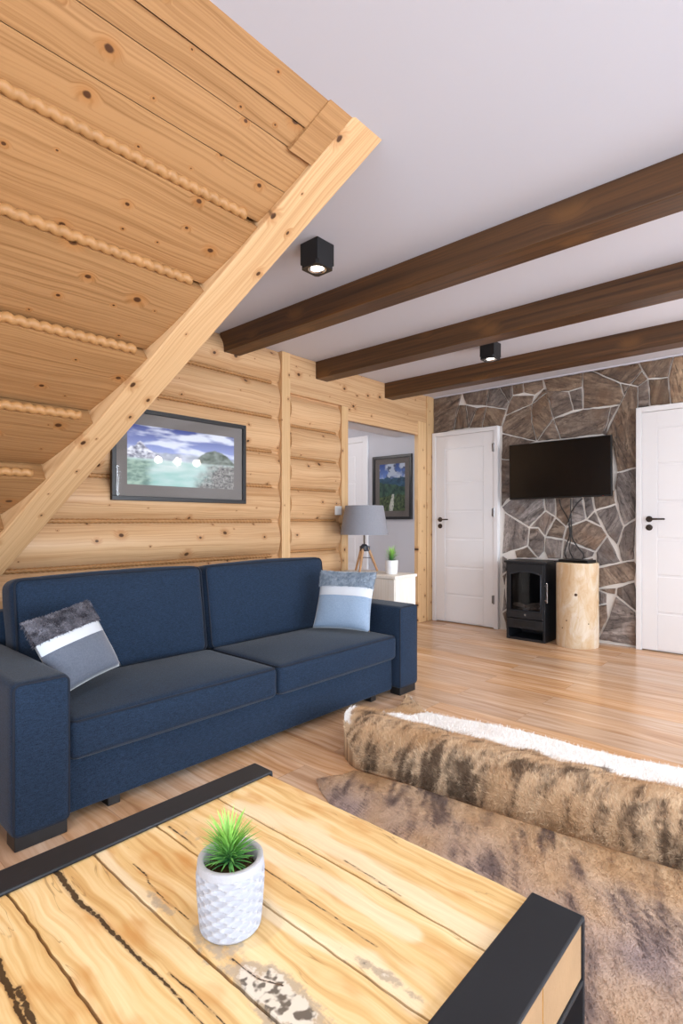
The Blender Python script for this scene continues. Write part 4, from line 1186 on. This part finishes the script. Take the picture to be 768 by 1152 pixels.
# ================================================================== cabinet, table lamp and little plant behind the sofa arm
CX0, CX1, CY0, CY1, CZ = -3.24, -2.60, 3.55, 3.845, .665
CB = thing('side_cabinet', ((CX0+CX1)/2, (CY0+CY1)/2, 0), 'small whitewashed wooden cabinet behind the right sofa armrest', 'cabinet')
MB().box(CX0, CX1, CY0+.012, CY1, .03, CZ-.026, .003).box(CX0+.03, CX1-.03, CY0+.04, CY1-.03, 0, .03).build('body', M['cab_white'], CB)
MB().box(CX0-.01, CX1+.01, CY0-.012, CY1+.01, CZ-.0255, CZ, .005).build('top_board', M['cab_white'], CB)
for a, b_ in ((CX0+.004, (CX0+CX1)/2-.002), ((CX0+CX1)/2+.002, CX1-.004)):
    q = MB().box(a, b_, CY0-.004, CY0+.0115, .036, CZ-.03, .003).build('door', M['cab_white'], CB)
    MB().lathe((0, 0, 0), [(.001, 0), (.012, .004), (.014, .014), (.001, .018)], 16, Matrix.Translation(((a+b_)/2, CY0-.004, .36)) @ Matrix.Rotation(R(90), 4, 'X')).build('knob', M['hinge'], q, smooth=True)

LC = Vector((-3.035, 3.69, CZ))
TL = thing('table_lamp', LC, 'tripod table lamp with wooden legs and grey linen shade by the log wall', 'lamp')
sh = MB().lathe((LC.x, LC.y, .992), [(.212, 0), (.168, .253), (.165, .253), (.209, 0)], 48, cap=False)
n = 48; sh.f += [(3*n+k, 3*n+(k+1) % n, (k+1) % n, k) for k in range(n)]; sh.m += [0]*n
sh.build('lamp_shade', M['shade'], TL, smooth=True, angle=40)
spd = MB()
for k in range(3):
    a = R(20+120*k); spd.tube([(LC.x, LC.y, 1.20), (LC.x+.166*math.cos(a), LC.y+.166*math.sin(a), 1.235)], .0025, 6)
spd.build('shade_spider', M['bronze'], TL)
MB().tube([(LC.x, LC.y, .90), (LC.x, LC.y, 1.04)], .008, 12).lathe((LC.x, LC.y, 1.04), [(.001, 0), (.018, 0), (.020, .05), (.001, .06)], 16).build('stem', M['bronze'], TL, smooth=True, angle=40)
MB().lathe((LC.x, LC.y, 1.095), [(.012, 0), (.030, .04), (.030, .065), (.012, .09), (.001, .093)], 18).build('light_bulb', M['white_ceramic'], TL, smooth=True)
hub = MB().lathe((LC.x, LC.y, .845), [(.001, 0), (.028, 0), (.034, .012), (.034, .045), (.018, .062), (.001, .064)], 24)
for k in range(3):
    a = R(-70+120*k); hub.box(.012, .05, -.012, .012, -.01, .035, .003, 2, Matrix.Translation((LC.x, LC.y, .855)) @ Matrix.Rotation(a, 4, 'Z'))
hub.build('hub', plain('lamp_hub_dark', '232833', .4), TL)
for k in range(3):
    a = R(-70+120*k); c_, s_ = math.cos(a), math.sin(a)
    p0 = Vector((LC.x+.034*c_, LC.y+.034*s_, .878)); p1 = Vector((LC.x+.118*c_, LC.y+.118*s_, CZ+.005))
    MB().tube([p0, p0.lerp(p1, .5), p1], [.0125, .012, .0095], 12).build('leg', M['leg_wood'], TL, smooth=True, angle=50)
    p2 = Vector((LC.x, LC.y, .79)); 
    MB().tube([p0.lerp(p1, .45), p2], .0028, 8).build('brace', M['bronze'], TL)

q = Vector((-2.745, 3.70, CZ))
SP = thing('potted_plant', q, 'tiny bright green plant in a plain white pot on the cabinet', 'plant')
MB().lathe(q, [(.001, .0005), (.046, .0005), (.050, .006), (.054, .112), (.052, .115), (.048, .112), (.046, .09), (.001, .09)], 36, cap=False).build('pot', M['white_ceramic'], SP, smooth=True, angle=40)
MB().lathe(q, [(.001, .098), (.047, .096), (.047, .091), (.001, .091)], 24, cap=False).build('soil', M['soil'], SP)
spiky(SP, 'foliage', q+Vector((0, 0, .10)), 90, .105, 11, attr_mat('small_plant_leaf', 'Col', .5, .4), .9)

SW = thing('light_switch', (XL+.006, 3.64, 1.165), 'white light switch on the log wall beside the lamp', 'switch')
MB().box(XL+.018, XL+.034, 3.595, 3.675, 1.165, 1.245, .004).build('plate', M['switch'], SW)
MB().box(XL+.032, XL+.039, 3.61, 3.66, 1.18, 1.23, .003).build('rocker', M['switch'], SW)

# ================================================================== cowhides
def lerp_list(tab, x):
    if x <= tab[0][0]: return tab[0][1]
    for (a, b), (c, d_) in zip(tab[:-1], tab[1:]):
        if x <= c: return b+(d_-b)*(x-a)/(c-a)
    return tab[-1][1]
T1, T2, T3, DK, WH, GR = L3('bb9974'), L3('9c7856'), L3('d4ba9a'), L3('45362c'), L3('efeeee'), L3('a5928e')
def brindle(p, white, grey, slant=0, DKc=None, cov=.02):
    x = p.x+slant*p.y
    DKc = DKc or DK
    a = .62*noise.fractal(Vector((x*42, p.y*9+p.z*6, p.z*9)), .8, 2.1, 4)+.5*noise.noise(Vector((x*15, p.y*5, 2)))
    b_ = noise.fractal(Vector((p.x*3.2, p.y*3.0, 7)), 1, 2, 3)
    c_ = noise.noise(Vector((x*70, p.y*18, 3)))
    col = mixc(T1, T3, .5+b_*.9+c_*.25)
    col = mixc(col, T2, max(0, min(1, .2+a*.8)))
    col = mixc(col, GR, grey*max(0, min(1, .55+b_)))
    col = mixc(col, DKc, max(0, min(.82, (a+b_*.8+cov)*1.5+c_*.3)))
    w = white+.22*noise.fractal(Vector((p.x*9, p.y*9, 12)), 1, 2, 3)+c_*.08
    return mixc(col, WH, max(0, min(1, (w-.5)*5+.5)))
def front_y(x): return lerp_list([(-1.60, 1.845), (-1.54, 1.85), (-1.2, 1.885), (-.8, 1.925), (-.337, 1.985), (.2, 2.02), (.9, 1.98)], x)
BACK = [(-2.02, 2.82), (-1.95, 2.83), (-1.84, 2.74), (-1.72, 2.66), (-1.54, 2.69), (-1.34, 2.74), (-1.1, 2.76), (-.92, 2.75), (-.72, 2.76), (-.48, 2.82), (0, 2.9), (.5, 2.85), (.9, 2.6)]
PROF = [(0, .014), (.004, .035), (.012, .07), (.028, .105), (.06, .135), (.11, .155), (.18, .162), (.28, .155), (.42, .12), (.58, .078), (.74, .045), (.88, .022), (1, .008)]
def hideB(u, v):
    # left edge leans back to the leg tip
    xl = -1.545-.45*max(0, (v-.12)/.88)**.9
    if v > .55: xl += .10*math.sin((v-.55)/.45*math.pi)
    x = xl+(.92-xl)*(u**1.05)
    f, b_ = front_y(x), lerp_list(BACK, x)
    t, h = v*12, 0
    i = min(11, int(t)); k = t-i
    pd = PROF[i][0]+(PROF[i+1][0]-PROF[i][0])*k; ph = PROF[i][1]+(PROF[i+1][1]-PROF[i][1])*k
    y = f+(b_-f)*pd if pd > 0 else f+pd
    env = 1+.30*noise.noise(Vector((x*2.0, v*1.6, 4)))+.10*noise.noise(Vector((x*6, v*4, 5)))
    z = ph*env+.010*noise.noise(Vector((x*7, y*7, 1)))*min(1, v*6)*(1 if v < .8 else (1-v)/.2)
    return Vector((x, y+.010*noise.noise(Vector((x*6, v*3, 9))), max(.006, z)))
HB = thing('cowhide_rug', (-.6, 2.3, 0), 'brindle cowhide with white edges bunched up behind the flat one', 'rug', None)
nu, nv = 150, 72
vs = [hideB(i/nu, j/nv) for i in range(nu+1) for j in range(nv+1)]
def whiteB(u, v, p):
    w = 0
    w = max(w, (v-.62)/.16) if p.x > -1.72 else max(w, (v-.95)/.12)
    if p.x < -1.5: w = max(w, .95-(p.x-(-1.545-.45*max(0, (v-.12)/.88)**.9))/.07 if .42 < v < .8 else 0)
    w = min(1, w)*(1.0 if p.x < -1.0 else (.72+.4*noise.noise(Vector((p.x*3, 2, 2)))))
    return w
cb = [brindle(vs[i*(nv+1)+j], whiteB(i/nu, j/nv, vs[i*(nv+1)+j]), .12) for i in range(nu+1) for j in range(nv+1)]
fs = [(i*(nv+1)+j, (i+1)*(nv+1)+j, (i+1)*(nv+1)+j+1, i*(nv+1)+j+1) for i in range(nu) for j in range(nv)]
def under(vs, fs, nu, nv, cols):
    n0 = len(vs); bd = [i*(nv+1) for i in range(nu+1)]+[nu*(nv+1)+j for j in range(1, nv+1)]+[i*(nv+1)+nv for i in range(nu-1, -1, -1)]+[j for j in range(nv-1, 0, -1)]
    m = len(bd)
    for b_ in bd: p = vs[b_]; vs.append(Vector((p.x, p.y, .0015))); cols.append(cols[b_])
    for k in range(m): fs.append((bd[k], bd[(k+1) % m], n0+(k+1) % m, n0+k))
    fs.append(tuple(range(n0, n0+m)))
under(vs, fs, nu, nv, cb)
o = MB().add(vs, fs).build('hide', M['hide'], HB, smooth=True); colattr(o, 'Col', cb)
rh = random.Random(8); smp = []
for k in range(42000):
    u = rh.random()**1.25; v = rh.random()
    if v > .5 and rh.random() < .2: v = rh.random()*.5
    p = hideB(u, v); e = .01
    n_ = (hideB(min(1, u+e), v)-hideB(max(0, u-e), v)).cross(hideB(u, min(1, v+e))-hideB(u, max(0, v-e))).normalized()
    if n_.z < 0: n_ = -n_
    tg = (hideB(u, min(1, v+e))-hideB(u, max(0, v-e))).normalized()
    smp.append((p, (n_*.45+tg*.75+Vector((.25, 0, 0))).normalized(), brindle(p, whiteB(u, v, p)+rh.uniform(-.08, .08), .12), n_))
vs_, fs_, cs_ = blades(smp, .020, .0012, 1.0, rh)
h = MB().add(vs_, fs_).build('fur', M['fur'], o, recalc=False); colattr(h, 'Col', cs_); tag(h, kind='stuff')

def edgeA(v):   # left edge x of the flat hide for v: 0 far .. 1 near
    return lerp_list([(0, -1.565), (.08, -1.575), (.16, -1.61), (.22, -1.635), (.3, -1.56), (.45, -1.35), (.7, -1.1), (1, -.75)], v)
def hideA(u, v):
    xl, xr = edgeA(v), lerp_list([(0, .75), (.4, 1.0), (.8, .8), (1, .35)], v)
    x = xl+(xr-xl)*u
    y0 = front_y(x)-.022; y1 = lerp_list([(-1.6, 1.1), (-.8, 1.0), (0, .98), (1, 1.1)], x)
    y = y0+(y1-y0)*v
    z = .010+.010*max(0, noise.noise(Vector((x*3.2, y*4.2, 3))))*min(1, 5*v)*min(1, 5*u)
    z += .016*math.exp(-((v-.02)/.035)**2)*min(1, u*8)+.008*math.exp(-((v-.16)/.06)**2)
    e = min(u, 1-u, 1-v)
    if e < .02: z = .004+(z-.004)*(e/.02)**.5
    return Vector((x, y, z))
HA = thing('cowhide_rug', (-.4, 1.2, 0), 'flat brindle cowhide on the wooden floor just beyond the coffee table', 'rug', None)
nu, nv = 130, 90
vs = [hideA(i/nu, j/nv) for i in range(nu+1) for j in range(nv+1)]
DKA = L3('574a4b')
def brindleA(p, j):
    q = Vector((p.x*.85+.30*p.y, p.y*.85, p.z))
    return brindle(q, -.3, greyA(p)+j, .1, DKA, -.02)
def greyA(p): return 1.1*max(0, min(1, (1.98-p.y)*2.6-.15))
ca = [brindleA(p, 0) for p in vs]
fs = [(i*(nv+1)+j, (i+1)*(nv+1)+j, (i+1)*(nv+1)+j+1, i*(nv+1)+j+1) for i in range(nu) for j in range(nv)]
under(vs, fs, nu, nv, ca)
o = MB().add(vs, fs).build('hide', M['hide'], HA, smooth=True); colattr(o, 'Col', ca)
smp = []
for k in range(46000):
    u = rh.random(); v = rh.random()**1.35
    p = hideA(u, v)
    smp.append((p, Vector((.35, -.8, .30)).normalized(), brindleA(p, rh.uniform(-.05, .05)), Vector((0, 0, 1))))
vs_, fs_, cs_ = blades(smp, .016, .0012, .32, rh)
h = MB().add(vs_, fs_).build('fur', M['fur'], o, recalc=False); colattr(h, 'Col', cs_); tag(h, kind='stuff')

# ================================================================== pendant lamps reflected in the picture glass
for i, y in enumerate((3.99, 4.29, 4.62)):
    P = thing('pendant_lamp', (.5, y, 1.93), ['pendant lamp whose glow is the left one mirrored in the lake picture', 'pendant lamp whose glow is the middle one mirrored in the lake picture', 'pendant lamp whose glow is the right one mirrored in the lake picture'][i], 'lamp', 'pendant lamps')
    MB().tube([(.5, y, 2.04), (.5, y, ZC)], .003, 6).lathe((.5, y, 2.02), [(.001, 0), (.022, 0), (.022, .05), (.001, .06)], 16).lathe((.5, y, ZC-.02), [(.001, 0), (.045, 0), (.045, .02), (.001, .02)], 20).build('cord', M['black_satin'], P)
    MB().lathe((.5, y, 1.93), [(.001, 0), (.032, .012), (.046, .046), (.032, .08), (.018, .09), (.001, .09)], 20).build('glass_bulb', M['bulb'], P, smooth=True)

# ================================================================== camera and light
cam = bpy.data.cameras.new('camera'); co_ = bpy.data.objects.new('camera', cam); COL.objects.link(co_)
co_.location = (0, 0, 1.11); co_.rotation_euler = (R(90), 0, R(41.84))
cam.sensor_fit = 'HORIZONTAL'; cam.sensor_width = 36; cam.lens = 36*610.4/768; cam.shift_y = 10.2/768
cam.clip_start = .02; SC.camera = co_
def area(name, loc, rot, sx, sy, w, c=(1, 1, 1)):
    l = bpy.data.lights.new(name, 'AREA'); l.shape = 'RECTANGLE'; l.size = sx; l.size_y = sy; l.energy = w; l.color = c
    o = bpy.data.objects.new(name, l); COL.objects.link(o); o.location = loc; o.rotation_euler = rot; return o
DAY = (.80, .90, 1.0)
for i, (u0, u1, z0, z1) in enumerate(WR):
    area('window_daylight', (XR+.26, (u0+u1)/2, (z0+z1)/2), (0, R(90), 0), z1-z0, u1-u0, [150, 170, 150][i], DAY)
for (u0, u1, z0, z1) in WF:
    area('window_daylight', ((u0+u1)/2, YF-.26, (z0+z1)/2), (R(90), 0, 0), u1-u0, z1-z0, 62, DAY)
def spot(loc, w, c, size=110):
    l = bpy.data.lights.new('ceiling_spot', 'SPOT'); l.energy = w; l.color = c; l.spot_size = R(size); l.spot_blend = .7; l.shadow_soft_size = .04
    o = bpy.data.objects.new('ceiling_spot', l); COL.objects.link(o); o.location = loc; return o
WARM = (1, .85, .68)
for lx, ly, _ in LAMPS: spot((lx, ly, ZC-.135), 30, WARM)
for lx, ly in ((.05, 1.95), (.05, 3.94), (.05, -.4)): spot((lx, ly, ZC-.02), 30, WARM)
spot((-1.05, .15, ZC-.02), 38, (1, .88, .72))
pl = bpy.data.lights.new('hall_lamp', 'POINT'); pl.energy = 32; pl.color = (1, .95, .9); pl.shadow_soft_size = .12
po = bpy.data.objects.new('hall_lamp', pl); COL.objects.link(po); po.location = (-4.6, 3.4, 2.2)
W = bpy.data.worlds.new('sky'); SC.world = W; W.use_nodes = True
W.node_tree.nodes['Background'].inputs[0].default_value = (.75, .87, 1, 1); W.node_tree.nodes['Background'].inputs[1].default_value = 1.2
SC.view_settings.view_transform = 'Standard'; SC.view_settings.look = 'None'; SC.view_settings.gamma = 1; SC.view_settings.use_curve_mapping = False
SC.view_settings.exposure = .08
SC.cycles.use_denoising = True
SC.cycles.max_bounces = 8; SC.cycles.diffuse_bounces = 5; SC.cycles.transparent_max_bounces = 12
SC.cycles.sample_clamp_indirect = 6
